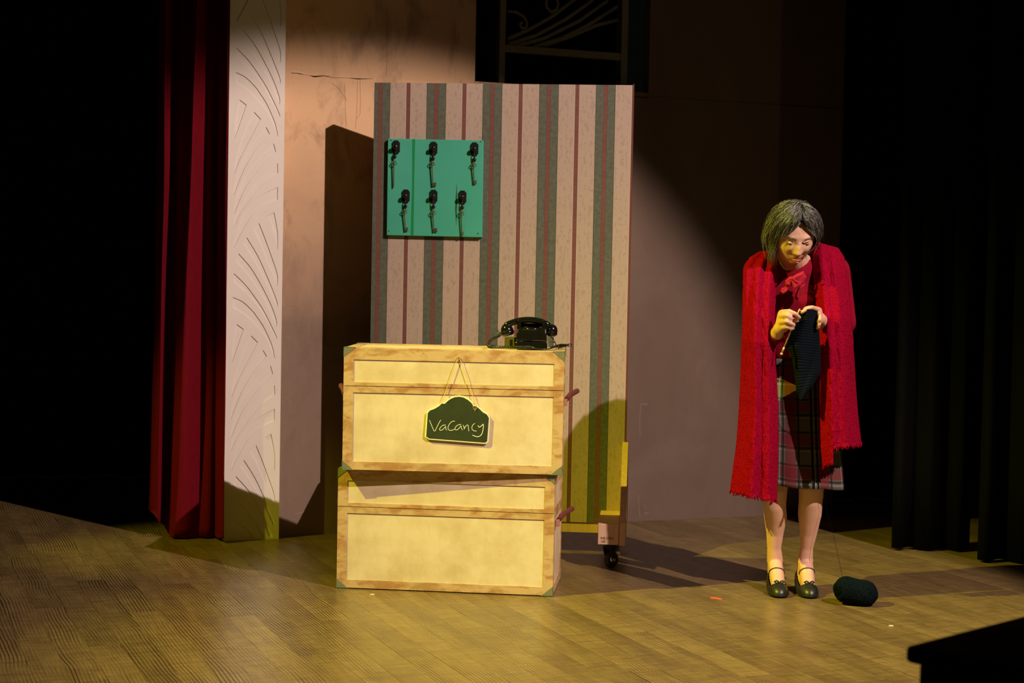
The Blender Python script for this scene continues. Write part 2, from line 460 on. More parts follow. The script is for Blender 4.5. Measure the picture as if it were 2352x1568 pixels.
# torn filler strip along the join
MB().tube([(wall_s(*q)[0], -.002, wall_s(*q)[1]) for q in ((671, 166), (684, 166), (696, 169), (709, 172))], [.002, .003, .003, .001], 6).build('torn_filler', M['plaster_white'], wb)
MB().tube([(wall_s(*q)[0], .0005, wall_s(*q)[1]) for q in ((709, 173), (722, 176), (745, 174), (762, 178), (800, 179), (822, 181), (857, 181))], [.0008, .0036, .0018, .0012, .0010, .0028, .0006], 6).build('crack', M['black'], wb)
M['scuff'] = simple('pale_scuff', (.36, .28, .24), .9, 0, .1, .4, 90); M['hair_crack'] = simple('hairline_crack', (.20, .11, .06), .9)
def wmark(name, pts, r_, m, off=0.0):
    MB().tube([(wall_s(*q)[0], -.0002+off, wall_s(*q)[1]) for q in pts], r_, 5).build(name, m, wb)
for pts in ([(1470, 928), (1488, 928)], [(1471, 930), (1469, 965), (1470, 1000)], [(1466, 1135), (1467, 1160), (1470, 1188)], [(1478, 1160), (1484, 1168)], [(1480, 1180), (1490, 1176)],
            [(652, 910), (662, 918), (672, 934)], [(655, 775), (668, 776)], [(662, 1148), (668, 1150)], [(676, 1180), (690, 1178), (700, 1174)], [(664, 700), (676, 701)]):
    wmark('scuff_mark', pts, .0012, M['scuff'])
for pts, o_ in (([(791, 190), (793, 240), (795, 290)], 0), ([(821, 185), (820, 230), (819, 265), (816, 295)], 0), ([(827, 184), (828, 230), (827, 262), (820, 272)], 0), ([(888, 20), (890, 90), (888, 172)], .004),
                ([(762, 190), (780, 205), (790, 220), (797, 232)], 0)):
    wmark('hairline_crack', pts, .0007, M['hair_crack'], o_)
# --- window in the opening: posts, rails and scrolled ironwork
win = structure(MB().box((s1-.05, .5, 1.7), (s2+.05, .52, TOP)).build('window_1', M['void']))
win.matrix_world = wb.matrix_world.copy()
def ws(u, v): return wall_s(u, v, -.12)
def wbar(pts, r): return [(ws(*q)[0], .12, ws(*q)[1]) for q in pts]
xa, xb = ws(1151, 100)[0], ws(1431, 100)[0]
MB().box((xa-.016, .10, 1.9), (xa+.016, .15, TOP)).build('window_post', M['iron'], win, bevel=.002)
MB().box((xb-.018, .10, 1.9), (xb+.018, .15, TOP)).build('window_post', M['iron'], win, bevel=.002)
zr = ws(1300, 122)[1]
MB().box((xa, .105, zr-.018), (xb, .14, zr+.018)).build('window_rail', M['iron'], win, bevel=.002)
for pts in ([(1165, 90), (1215, 68), (1265, 40), (1325, -5)], [(1167, 102), (1230, 82), (1300, 44), (1362, 0)],
            [(1180, 108), (1250, 88), (1330, 48), (1395, 2)], [(1225, 108), (1290, 88), (1350, 58), (1418, 15)],
            [(1250, 104), (1310, 84), (1370, 58), (1418, 46)]):
    MB().tube(wbar(pts, 0), [.012, .010, .010, .009], 8).build('scroll_bar', M['iron'], win, smooth=True)
for pts in ([(1165, 26), (1185, 28), (1203, 38), (1211, 54), (1207, 66), (1197, 64), (1194, 55), (1200, 51)],
            [(1275, -6), (1282, 8), (1278, 22), (1266, 28), (1256, 18), (1254, 6), (1258, -6)]):
    MB().tube(wbar(pts, 0), .008, 8).build('scroll_curl', M['iron'], win, smooth=True)

# --- relief column (pierced board over a backing board)
CO = .08
def cs(u, v): return wall_s(u, v, CO)
cx0 = cs(515, 1150)[0]; cx1 = cs(641, 1100)[0]
cx0t = cs(527.5, 60)[0]; cx1t = cs(657.5, 60)[0]
colt = thing('art_deco_column', 'pale tall column board cut with curved fan slots beside red curtain', 'column', WO+WN*CO, WYAW)
CXA, CXB = (cx0+cx0t)/2, (cx1+cx1t)/2
MB().box((CXA, .0042, 0), (CXB, CO, TOP)).build('backing_board', M['plaster_white'], colt)
r1 = lambda pts: [(510+a/6.031, 460+b/6.031) for a, b in pts]
r2 = lambda pts: [(510+a/5.225, 700+b/5.225) for a, b in pts]
slots = [
 r1([(635,215),(722,165),(752,310),(775,480),(772,690),(735,500),(690,350)]),
 r1([(430,400),(515,315),(600,530),(690,780),(768,1020),(766,1185),(700,1020),(620,830),(530,600)]),
 r1([(295,600),(345,512),(500,770),(640,1080),(762,1390),(762,1475),(680,1290),(560,1050),(420,790)]),
 r1([(195,850),(232,735),(400,930),(550,1180),(680,1440)])+r2([(655,180),(655,265)])+r1([(620,1440),(490,1220),(340,1010)]),
 r1([(160,1130),(163,1008),(330,1170),(480,1370),(600,1560)])+r2([(652,370),(652,410)])+r1([(560,1560),(440,1400),(290,1240)]),
 r1([(155,1490),(152,1340),(300,1410),(450,1555)])+r2([(400,110),(490,240),(560,380),(610,510),(640,655),(600,560),(545,430),(440,280),(300,140)]),
 r2([(178,232),(260,290),(200,470),(122,690),(128,520),(155,330)]),
 r2([(352,368),(430,448),(290,720),(190,920),(115,1115),(125,980),(170,800),(250,570)]),
 r2([(495,540),(537,615),(380,800),(240,1040),(108,1370),(112,1270),(180,1030),(300,790)]),
 r2([(585,730),(612,825),(440,1000),(280,1220),(190,1400),(112,1590),(112,1500),(200,1220),(350,980)]),
 r2([(632,962),(637,1075),(480,1190),(330,1370),(190,1580)])+[(532,1033),(533,1010)]+r2([(240,1400),(400,1180)]),
 r2([(632,1245),(632,1390),(500,1450),(350,1560)])+[(550,1043),(531,1081),(534,1060),(550,1010)]+r2([(320,1470),(470,1335)]),
]
def soft(poly):
    P_ = [V(q) for q in poly]; n = len(P_)
    corner = [i for i in range(n) if (P_[i]-P_[i-1]).angle(P_[(i+1) % n]-P_[i], 0) > R(38)]
    if len(corner) < 2: return poly
    out = []
    for k, c0 in enumerate(corner):
        c1 = corner[(k+1) % len(corner)]; run = [P_[(c0+j) % n] for j in range(((c1-c0) % n)+1)]
        for i in range(len(run)-1):
            a, b, c, d = run[max(i-1, 0)], run[i], run[i+1], run[min(i+2, len(run)-1)]
            m_ = 4 if len(run) > 2 else 1
            for q in range(m_):
                t = q/m_; out.append(.5*((2*b)+(c-a)*t+(2*a-5*b+4*c-d)*t*t+(3*b-a-3*c+d)*t**3))
    return [(q.x, q.y) for q in out]
slots = [[cs(*q) for q in soft(s)] for s in slots]
za = cs(629.7, 487.4)[1]; zb = cs(620.5, 996)[1]; PER = za-zb
cu = bpy.data.curves.new('pierced_board', 'CURVE'); cu.dimensions = '2D'; cu.fill_mode = 'BOTH'; cu.extrude = .0021
def spl(pts):
    s = cu.splines.new('POLY'); s.points.add(len(pts)-1)
    for p, q in zip(s.points, pts): p.co = (q[0], q[1], 0, 1)
    s.use_cyclic_u = True
spl([(CXA, 0), (CXB, 0), (CXB, TOP), (CXA, TOP)])
zmin = .012
for k in range(-3, 3):
    for s in slots:
        q = [(min(max(x, CXA+.01), CXB-.01), z+k*PER) for x, z in s]
        if max(z for _, z in q) > TOP-.02 or max(z for _, z in q) < zmin+.03: continue
        q2 = [(x, max(z, zmin+.0007*i)) for i, (x, z) in enumerate(q)]
        if min(z for _, z in q) < zmin:           # clip against the floor line
            out = []
            for i in range(len(q)):
                a, b = q[i-1], q[i]
                ia, ib = a[1] >= zmin, b[1] >= zmin
                if ia != ib:
                    t_ = (zmin-a[1])/(b[1]-a[1]); out.append((a[0]+(b[0]-a[0])*t_, zmin))
                if ib: out.append(b)
            q2 = out
        if len(q2) > 2: spl(q2)
tmp = bpy.data.objects.new('t', cu); COL.objects.link(tmp)
dg = bpy.context.evaluated_depsgraph_get(); me = bpy.data.meshes.new_from_object(tmp.evaluated_get(dg)); bpy.data.objects.remove(tmp)
me.name = 'pierced_board'; me.transform(Matrix.Rotation(R(90), 4, 'X')); me.transform(Matrix.Translation((0, .0021, 0)))
link(me, 'pierced_board', M['plaster_white'], colt)

# ================================================================ DRAPES
# red curtain: fold lines traced top to bottom (position, forward offset)
ct = [(372, .10), (386, .02), (402, .13), (428, .10), (466, -.03), (487, .06), (504, .02), (525, -.10)]
cb = [(340, .12), (362, .03), (376, .15), (386, .10), (396, -.03), (455, .02), (488, .03), (511, -.11)]
hem = [1172, 1196, 1206, 1232, 1236, 1239, 1241, 1236]
def crom(vals, t):
    n = len(vals)-1; x = t*n; i = min(int(x), n-1); f = x-i; f = f*f*(3-2*f)*.6+f*.4
    return vals[i]*(1-f)+vals[i+1]*f
def curtain(a, h):
    h2 = h**.8
    u = crom([p[0] for p in cb], a)*(1-h2)+crom([p[0] for p in ct], a)*h2
    d = crom([p[1] for p in cb], a)*(1-h2)+crom([p[1] for p in ct], a)*h2
    y = 7.53 + d + .012*math.sin(a*37+h*3)
    base = at(u, crom(hem, a), y)
    z = max(base.z, .006)*(1-h)+3.3*h
    x = at(u, 784, y).x + (z-CAMH)*-.0197*0
    vv = 784 - (z-CAMH)*FPX/y
    x = at(u, vv, y).x
    return V((x+.006*noise.noise(V((a*9, h*5, 0))), y+.02*noise.noise(V((a*6, h*4, 3))), z))
red = MB().grid(curtain, 150, 70).build('red_curtain', M['velvet'], smooth=True, solid=.004)
tag(red, 'dark red velvet curtain hanging left of the pale fan-cut column', 'curtain')
def drape(name, pts, top, label, amp=.05, wl=.23, z0=.01):
    P_ = [V((x, y, 0)) for x, y in pts]; L = [(P_[i+1]-P_[i]).length for i in range(len(P_)-1)]; tot = sum(L)
    def f(a, h):
        d = a*tot; i = 0
        while i < len(L)-1 and d > L[i]: d -= L[i]; i += 1
        t = (P_[i+1]-P_[i]).normalized(); nn = V((t.y, -t.x, 0)); p = P_[i]+t*d
        s = a*tot/wl*2*math.pi
        return p + nn*(amp*math.sin(s+.6*math.sin(s*.37)+h*.4)+.3*amp*noise.noise(V((a*14, h*2, 5)))) + V((0, 0, z0+h*(top-z0)))
    o = MB().grid(f, int(tot/wl*14), 10).build(name, M['void'], smooth=True, solid=.004)
    tag(o, label, 'curtain'); return o
drape('black_drape', [(-5.2, 6.9), (-4.3, 9.3), (-2.4, 9.7), (-.9, 9.9)], 4.6, 'black stage drape hanging in the dark left of the red curtain')
drape('black_drape', [(1.60, 9.3), (3.9, 9.6)], 4.6, 'black backdrop drape deep in the dark right of the brown wall')
drape('black_drape', [(1.78, 7.62), (2.14, 7.60)], 4.4, 'narrow black leg drape in the dark right of the knitting woman', .03, .13)
drape('black_drape', [(2.10, 7.34), (3.0, 7.2)], 4.4, 'nearer black leg drape at the far right edge of the stage', .04, .16)

# ================================================================ WALLPAPERED FLAT ON CASTORS
PX, PY, PYAW, PWD, PZ0, PZ1 = -.638, 7.434, .0807, 1.1563, .139, 2.086
flat = thing('wallpapered_flat', 'tall rolling scenery flat papered in cream, green and red stripes', 'stage flat', (PX, PY, 0), -PYAW)
MB().box((0, 0, PZ0), (PWD, .012, PZ1)).build('wallpaper_panel', M['wallpaper'], flat)
for x in (0.0, PWD-.04): MB().box((x, .012, PZ0), (x+.04, .05, PZ1)).build('stile', M['raw_wood'], flat)
for z in (PZ1-.045, 1.1): MB().box((.04, .012, z), (PWD-.04, .05, z+.045)).build('rail', M['raw_wood'], flat)
MB().box((0, .006, PZ0-.047), (PWD-.05, .05, PZ0)).build('bottom_rail', M['raw_wood'], flat, bevel=.001)
MB().box((PWD, -.001, PZ0), (PWD+.0035, .05, PZ1+.006)).build('edge_strip', M['leather'], flat)
castor_roots = []
for i, bx_ in enumerate((.012, PWD-.103)):
    # long base beam, side cheek cut as a triangle, castor under the front end
    q = -.40
    MB().box((bx_, q, .107), (bx_+.088, .42, .107+.088 if False else .195)).build('base_beam', M['raw_wood'], flat, bevel=.002)
    sx = bx_-.026 if i == 0 else bx_+.090
    tri = [(q-.001, .104), (.42, .104), (.42, .16), (.035, .505), (.0, .505), (q-.001, .20)]
    if i: MB().prism(tri, lambda p, sx=sx: (sx, p[0], p[1]), lambda p, sx=sx: (sx+.026, p[0], p[1])).build('side_cheek', M['raw_wood'], flat, bevel=.001)
    else: MB().prism(tri, lambda p, sx=sx: (sx, p[0], p[1]), lambda p, sx=sx: (sx+.026, p[0], p[1])).build('side_cheek', M['raw_wood'], flat, bevel=.001)
    for yy in (-.355, .36):
        cx_ = bx_+.050
        cst = MB().box((-.03, -.03, .100), (.03, .03, .107)).lathe([(.024, .088), (.026, .094), (.024, .100)], (0, 0, 0)).build('castor', M['iron_black'], flat, bevel=.001)
        cst.location = (cx_, yy, 0); cst.rotation_euler = (0, 0, R(-38)); fx_, fy_ = 0, .012
        for sg in (-1, 1):
            MB().prism([(-.024, .094), (.020, .094), (.018, .060), (.020, .030), (.004, .030), (-.018, .065)],
                       lambda p, sg=sg: (sg*.015, p[0], p[1]), lambda p, sg=sg: (sg*.018, p[0], p[1])).build('castor_fork', M['iron_black'], cst)
        MB().lathe([(.020, -.011), (.033, -.011), (.036, -.007), (.036, .007), (.033, .011), (.020, .011)], (fx_, fy_, .036), 'x', 28).build('castor_wheel', M['wheel'], cst, smooth=False)
        MB().lathe([(.003, -.020), (.010, -.018), (.018, -.0125), (.018, .0125), (.010, .018), (.003, .020)], (fx_, fy_, .036), 'x', 20).build('castor_hub', M['chrome'], cst, smooth=True)
# stamped lettering on the beam end
def text_mesh(body, size, name):
    c = bpy.data.curves.new(name, 'FONT'); c.body = body; c.size = size; c.extrude = .0003
    o = bpy.data.objects.new(name, c); COL.objects.link(o)
    d = bpy.context.evaluated_depsgraph_get(); m_ = bpy.data.meshes.new_from_object(o.evaluated_get(d)); bpy.data.objects.remove(o)
    m_.transform(Matrix.Rotation(R(90), 4, 'X')); return m_
for body, z in (('MR2756C', .130), ('100', .116)):
    m_ = text_mesh(body, .014, 'stamp'); o = link(m_, 'stamp', M['ink'], flat); o.location = (PWD-.103+.012, -.4008, z)
MB().box((PWD-.02, -.45+.39, .155), (PWD-.004, -.045, .165)).build('metal_tab', M['chrome'], flat)

# ================================================================ KEY BOARD
def fp(u, v, off=0):                  # point on the flat's face, local to it
    n = V((-math.sin(PYAW), -math.cos(PYAW), 0)); p = hit(u, v, V((PX, PY, 0))+n*off, n)
    x = (p-V((PX, PY, 0))).dot(V((math.cos(PYAW), -math.sin(PYAW), 0))); return x, p.z
KT = .022
bc = [fp(891, 318, KT), fp(1110, 322.5, KT), fp(1107, 545, KT), fp(888, 540, KT)]
kb = thing('key_board', 'square teal felt key board on the striped wallpaper', 'key rack', V((PX, PY, 0)), -PYAW)
MB().prism(bc, lambda p: (p[0], -KT, p[1]), lambda p: (p[0], -.001, p[1])).build('board', M['teal'], kb, bevel=.002)
ta = [fp(q, r_, KT) for q, r_ in ((947.5, 319.5), (953.5, 319.6), (951.5, 420), (950, 541), (943.5, 541), (947, 420))]
MB().prism(ta, lambda p: (p[0], -KT-.0008, p[1]), lambda p: (p[0], -KT, p[1])).build('green_tape', M['greentape'], kb)
sl = [fp(q, r_, KT) for q, r_ in ((1049.5, 420), (1049.8, 470), (1047.8, 520), (1045.5, 480), (1047, 450))]
MB().prism(sl, lambda p: (p[0], -KT-.0005, p[1]), lambda p: (p[0], -KT, p[1])).build('torn_slit', M['darkgreen'], kb)
for q in ((898, 321.5), (1104, 325), (1098, 536), (893, 530)):
    x, z = fp(*q, KT); MB().ball((x, -KT-.001, z), (.0025, .002, .0025)).build('screw', M['iron_black'], kb)
hooks = [(910, 338, 'top left'), (996, 341, 'top middle'), (1090, 342.5, 'top right'), (932.5, 450.5, 'lower left'), (996, 451, 'lower middle'), (1062.5, 453, 'lower right')]
keys = [('key with dark fob hanging straight at top left of teal board, its bit hidden', (907, 359), (905, 377), (904, 430), -1, .35),
        ('key with dark fob tilting left on top middle hook of teal board', (995, 363), (992.5, 378), (994, 428), 1, 1),
        ('key with dark fob on top right hook beside the board edge', (1090, 366), (1087.5, 381), (1089, 423), 1, .7),
        ('key with dark fob at lower left of teal board left of the green tape', (931.5, 473), (929, 488), (931, 531), 1, .8),
        ('key with dark fob on lower middle hook, directly below another key', (996, 474), (994.5, 491), (996.5, 533), 1, 1),
        ('key with dark fob on lower right hook beside the torn slit', (1062, 475.5), (1059.5, 492), (1060.5, 541), 1, .5)]
def F(x, y, z):                       # flat-local -> world
    return V((PX, PY, 0)) + V((math.cos(PYAW), -math.sin(PYAW), 0))*x + V((math.sin(PYAW), math.cos(PYAW), 0))*y + V((0, 0, z))
for (u, v, w_), (lab, fob, bow, tip, sg, bit) in zip(hooks, keys):
    x, z = fp(u, v, KT); a, b, c = .0175, .030, .0055
    oct_ = [(-a, -b+c*1.6), (-a+c, -b+c), (-a+c*1.3, -b), (a-c*1.3, -b), (a-c, -b+c), (a, -b+c*1.6), (a, b-c*1.6), (a-c, b-c), (a-c*1.3, b), (-a+c*1.3, b), (-a+c, b-c), (-a, b-c*1.6)]
    pl = MB().prism(oct_, lambda p: (x+p[0], -KT-.005, z+p[1]), lambda p: (x+p[0], -KT, z+p[1])).build('hook_plate', M['iron_black'], kb, bevel=.001)
    MB().lathe([(.004, 0), (.005, -.012), (.010, -.016), (.0115, -.021), (.008, -.026), (.001, -.0275)], (x, -KT-.004, z), 'y', 20).build('knob', M['bakelite'], pl, smooth=True)
    MB().tube([(x, -KT-.006, z-.012), (x, -KT-.016, z-.024), (x, -KT-.017, z-.034), (x, -KT-.010, z-.036)], .0018, 8).build('hook', M['iron_black'], pl, smooth=True)
    # the key itself: fob, ring, bow, shaft, bit
    yk = -KT-.012
    fx, fz = fp(*fob, KT+.012); bx_, bz = fp(*bow, KT+.012); tx, tz = fp(*tip, KT+.012)
    base = F(fx, yk, fz)
    k = thing('key', lab, 'key', base, -PYAW, 'keys on the teal board')
    MB().ball((0, 0, 0), (.0075, .003, .0125), 16, 10).build('fob', M['iron_black'], k, smooth=True)
    ring = [(math.cos(t*math.pi/8)*.0055, 0, -.0155+math.sin(t*math.pi/8)*.0055) for t in range(17)]
    MB().tube(ring, .0011, 6, cap=False).build('ring', M['brass'], k, smooth=True)
    kx, kz = bx_-fx, bz-fz; ex, ez = tx-fx, tz-fz
    kk = MB()
    for dx, dz in ((-.006, .002), (.006, .002), (0, .010)):
        kk.tube([(kx+dx+math.cos(t*math.pi/6)*.0055, 0, kz+dz+math.sin(t*math.pi/6)*.0055) for t in range(13)], .0016, 6, cap=False)
    kk.tube([(kx, 0, kz-.004), (kx, 0, kz-.008)], .0042, 10)
    kk.tube([(kx, 0, kz-.003), (ex, 0.004, ez)], .0027, 10)
    L_ = V((ex-kx, 0, ez-kz)); d_ = L_.normalized(); s_ = V((1, 0, 0))*.016*bit*sg
    if bit > .4:
        e = V((ex, .004, ez))
        for g0, g1 in ((.002, .008), (.011, .017)):
            a1, a2 = e-d_*g0, e-d_*g1
            kk.prism([a1, a2, a2+s_, a1+s_], lambda p: p+V((0, -.0012, 0)), lambda p: p+V((0, .0012, 0)))
        a1, a2 = e-d_*.002, e-d_*.017
        kk.prism([a1+s_*0, a2, a2+s_*.4, a1+s_*.4], lambda p: p+V((0, -.0012, 0)), lambda p: p+V((0, .0012, 0)))
    kk.build('key_blade', M['brass'], k, smooth=False)

# ================================================================ TRUNKS
def trunk(label, x, y, yaw, z0, W_, D_, H_, lid_h, group='stacked trunks used as a desk'):
    t = thing('trunk', label, 'trunk', (x, y, z0), -yaw, group)
    B = .038; rc = .0032; g = .0012
    zl = H_-lid_h
    MB().box((rc, rc, rc*0), (W_-rc, D_-rc, zl-g)).build('body', M['cream'], t)
    lid = MB().box((rc, rc, zl+g), (W_-rc, D_-rc, H_-.001)).build('lid', M['cream'], t)
    def frame(a0, a1, b0, b1, tb, bb, mapf, par):
        # rails and stiles around one recessed field; mapf(a,b,d) places a point, d = depth out of the face
        for nm, lo, hi in (('rail', (a0, b0), (a1, b0+bb)), ('rail', (a0, b1-tb), (a1, b1)), ('stile', (a0, b0+bb), (a0+B, b1-tb)), ('stile', (a1-B, b0+bb), (a1, b1-tb))):
            pts = [(lo[0], lo[1]), (hi[0], lo[1]), (hi[0], hi[1]), (lo[0], hi[1])]
            MB().prism(pts, lambda p: mapf(p[0], p[1], 0), lambda p: mapf(p[0], p[1], 1)).build(nm, M['trim'], par, bevel=.0003)
    faces = [(0, W_, lambda a, b, d: (a, d*rc, b)), (rc, D_-rc, lambda a, b, d: (W_-d*rc, a, b)), (rc, D_-rc, lambda a, b, d: (d*rc, a, b)), (0, W_, lambda a, b, d: (a, D_-d*rc, b))]
    for a0, a1, mf in faces:
        frame(a0, a1, 0, zl-g, .024, .032, mf, t)
        frame(a0, a1, zl+g, H_, .044, .015, mf, lid)
    # thin top border
    frame(.001, W_-.001, .001, D_-.001, .036, .036, lambda a, b, d: (a, b, H_+.0025-d*.0035), lid)
    # corner guards
    cw, ch = .046, .037
    for cxs in (0, 1):
        for cys in (0, 1):
            for czs in (0, 1):
                X = lambda d: (d if cxs == 0 else W_-d); Y = lambda d: (d if cys == 0 else D_-d); Z = lambda d: (d if czs == 0 else H_+.0025-d)
                e = -.0016; m = MB()
                m.prism([(e, e), (cw, e), (e, ch)], lambda p: (X(p[0]), Y(e), Z(p[1])), lambda p: (X(p[0]), Y(.001), Z(p[1])))
                m.prism([(e, e), (cw, e), (e, ch)], lambda p: (X(e), Y(p[0]), Z(p[1])), lambda p: (X(.001), Y(p[0]), Z(p[1])))
                if czs: m.prism([(e, e), (cw, e), (e, cw)], lambda p: (X(p[0]), Y(p[1]), Z(e)), lambda p: (X(p[0]), Y(p[1]), Z(.001)))
                m.build('corner_guard', M['corner'], t if not czs else lid, bevel=.0006)
    # side handles: two brackets and a leather-covered grip swung outwards
    for sg, X0 in ((1, W_), (-1, 0)):
        hz = H_*.585
        h = MB().tube([(X0+sg*.012, .105, hz+.010), (X0+sg*.024, .17, hz+.022), (X0+sg*.050, .275, hz+.030)], [.0095, .0105, .0105], 14).build('handle', M['leather'], t, smooth=False)
        for yy, xx in ((.095, .002), (.285, .002)):
            MB().box((min(X0, X0+sg*.014), yy-.010, hz-.016), (max(X0, X0+sg*.014), yy+.012, hz+.010)).build('bracket', M['bracket'], h, bevel=.002)
        MB().tube([(X0+sg*.006, .275, hz+.0), (X0+sg*.028, .278, hz+.016), (X0+sg*.048, .275, hz+.030)], .003, 8).build('swivel_pin', M['bracket'], h)
    if z0 < .1:
        pass
    return t
UX, UY, UYAW, TD = -.6473, 6.3649, .0448, .4014
tl = trunk('lower cream trunk with brown border standing on the stage floor', -.6692, 6.430, .1050, .004, .85, TD, .4655, .147)
tu = trunk('upper cream trunk with the telephone and hanging sign, stacked on another', UX, UY, UYAW, .4758, .85, TD, .4700, .146)
TZ = .4758+.4700+.0035

# ================================================================ VACANCY SIGN
SN = V((-math.sin(UYAW), -math.cos(UYAW), 0)); SD = V((math.cos(UYAW), -math.sin(UYAW), 0)); SO = V((UX, UY, 0))
def sp(u, v, off=0):
    p = hit(u, v, SO+SN*off, SN); return ((p-SO).dot(SD), p.z)
z6 = lambda pts: [(940+a/6.532, 800+b/6.532) for a, b in pts]
sign = thing('hanging_sign', 'black chalkboard sign reading Vacancy, hung by twine on upper trunk', 'sign', SO, -UYAW)
outer = z6([(232,1325),(262,960),(300,925),(310,912),(370,885),(430,850),(480,815),(530,812),(560,780),(610,742),(670,714),(745,704),(820,716),(890,755),(940,800),(968,852),(1015,855),(1060,895),(1110,940),(1170,970),(1190,1005),(1212,1035),(1186,1405),(1155,1432),(1120,1432),(290,1368),(262,1345)])
inner = z6([(255,1320),(280,965),(312,930),(375,908),(440,870),(490,830),(535,828),(575,790),(620,757),(680,732),(745,724),(812,735),(880,772),(930,815),(958,860),(1005,866),(1050,905),(1105,958),(1162,990),(1178,1015),(1194,1040),(1168,1390),(1145,1408),(1122,1410),(290,1346),(275,1330)])
SO1, SO2 = .0008, .0065
oi = [sp(*q, SO2) for q in outer]; ii = [sp(*q, SO2+.0012) for q in inner]
MB().prism(oi, lambda p: (p[0], -SO2, p[1]), lambda p: (p[0], -SO1, p[1])).build('rim_board', M['rim'], sign, bevel=.0012)
MB().prism(ii, lambda p: (p[0], -SO2-.0010, p[1]), lambda p: (p[0], -SO2+.001, p[1])).build('slate', M['chalkboard'], sign)
strokes = [[(303,1075),(325,1130),(350,1190),(380,1258),(415,1180),(450,1110),(475,1072)],
 [(548,1150),(515,1148),(480,1170),(455,1205),(455,1225),(480,1232),(520,1205),(548,1160),(545,1200),(562,1228)],
 [(683,1092),(655,1090),(620,1112),(592,1150),(578,1190),(590,1222),(620,1233),(655,1225),(690,1205)],
 [(778,1140),(745,1142),(705,1165),(685,1198),(690,1222),(715,1225),(750,1200),(778,1150),(780,1195),(800,1225)],
 [(808,1148),(822,1180),(822,1218),(840,1175),(870,1145),(885,1155),(888,1195),(895,1240)],
 [(985,1125),(955,1145),(938,1180),(942,1215),(970,1238),(1008,1240)],
 [(1030,1155),(1045,1185),(1070,1175),(1095,1150),(1113,1130),(1112,1190),(1100,1260),(1075,1310),(1030,1328),(985,1318),(948,1300)]]
def smooth_pts(p, it=2):
    p = [V((a, b)) for a, b in p]
    for _ in range(it):
        q = [p[0]]
        for i in range(len(p)-1): q += [p[i]*.75+p[i+1]*.25, p[i]*.25+p[i+1]*.75]
        p = q+[p[-1]]
    return [(a.x, a.y) for a in p]
wr = MB()
for s in strokes:
    pts = [sp(*q, SO2+.0015) for q in z6(smooth_pts(s))]
    wr.tube([(p[0], -SO2-.0012, p[1]) for p in pts], .0011 if s is not strokes[-1] else .0014, 6)
wr.build('chalk_writing', M['chalk'], sign)
nx, nz = sp(*z6([(742, 118)])[0], .006)
holes = [sp(*z6([q])[0], SO2) for q in ((485, 818), (1000, 850))]
MB().tube([(nx, 0.002, nz-.004), (nx, -.012, nz-.004)], .0018, 8).build('nail', M['brass'], sign)
tw = MB()
tw.tube([(holes[0][0], -SO2-.001, holes[0][1]), (nx-.003, -.005, nz-.003), (nx, -.005, nz), (nx+.003, -.005, nz-.003), (holes[1][0], -SO2-.001, holes[1][1])], .0012, 6)
tw.tube([(holes[0][0], -SO2-.001, holes[0][1]), (holes[0][0]+.001, -SO2-.003, holes[0][1]-.004)], .0022, 6)
h2 = [sp(*q, SO2+.003) for q in z6([(1000, 850), (985, 838), (960, 800), (920, 700)])]
tw.tube([(p[0], -SO2-.002, p[1]) for p in h2[:3]], .0010, 6)
kn = [sp(*q, SO2+.003) for q in z6([(995, 862), (955, 870), (958, 900), (980, 920), (1010, 905), (1018, 885), (990, 868), (985, 945)])]
tw.tube([(p[0], -SO2-.003, p[1]) for p in kn], .0008, 6)
tw.build('twine', M['twine'], sign)

# ================================================================ TELEPHONE (seen from behind)
def tp(u, v, y): p = at(u, v, y); return p
PHY = 6.56
pc = at(1222, 800, PHY)
ph = thing('telephone', 'black bakelite telephone with coiled cord on the upper trunk', 'telephone', (pc.x, PHY, TZ), -.05)
def ph_l(u, v, dy=0):                 # telephone-local point seen at a pixel
    return local(ph, [at(u, v, PHY+dy)])[0]
def hz_(v): return at(1222, v, PHY-.06).z - TZ
wL, wR = at(1186, 780, PHY-.06).x-pc.x, at(1258, 780, PHY-.06).x-pc.x
zt, zm = hz_(737), hz_(783)
# body: sloping front (away from us), straight back
def body_ring(z, y0, y1, xa_, xb_):
    return [(xa_, y0, z), (xb_, y0, z), (xb_, y1, z), (xa_, y1, z)]
def hull(rings):
    m = MB()
    for r_ in rings: m.v += [V(p) for p in r_]
    for i in range(len(rings)-1):
        for k in range(4): m.f.append((i*4+k, i*4+(k+1) % 4, (i+1)*4+(k+1) % 4, (i+1)*4+k))
    n = (len(rings)-1)*4; m.f.append((3, 2, 1, 0)); m.f.append((n, n+1, n+2, n+3)); return m
hull([body_ring(0, -.066, .11, wL-.001, wR+.002), body_ring(zm-.003, -.062, .10, wL, wR+.001)]).build('base', M['bakelite'], ph, bevel=.004)
hull([body_ring(zm-.001, -.060, .095, wL+.0015, wR), body_ring(hz_(765), -.056, .055, wL+.003, wR-.002), body_ring(hz_(754), -.050, .035, wL+.006, wR-.004)]).build('housing', M['bakelite'], ph, bevel=.005)
MB().box((wL+.010, .000, hz_(758)), (wR-.010, .030, hz_(743))).build('cradle_block', M['bakelite'], ph, bevel=.004)
for xx in (wL+.003, wR-.022):
    for yy in (-.050, .012):
        MB().prism([(0, hz_(757)), (.018, hz_(757)), (.017, zt+.002), (.012, zt+.005), (.003, zt+.004)], lambda p: (xx+p[0], yy, p[1]), lambda p: (xx+p[0], yy+.020, p[1])).build('cradle_prong', M['bakelite'], ph, bevel=.003)
MB().tube([(wL+.024, -.048, hz_(756)), (wR-.024, -.048, hz_(756))], .006, 14).build('cradle_bar', M['bakelite'], ph, smooth=True)
MB().lathe([(.0, -.0), (.040, .0), (.040, .008), (.034, .012), (0.001, .012)], (0, .0, 0), 'z', 28).build('dial', M['chrome'], ph, smooth=False)
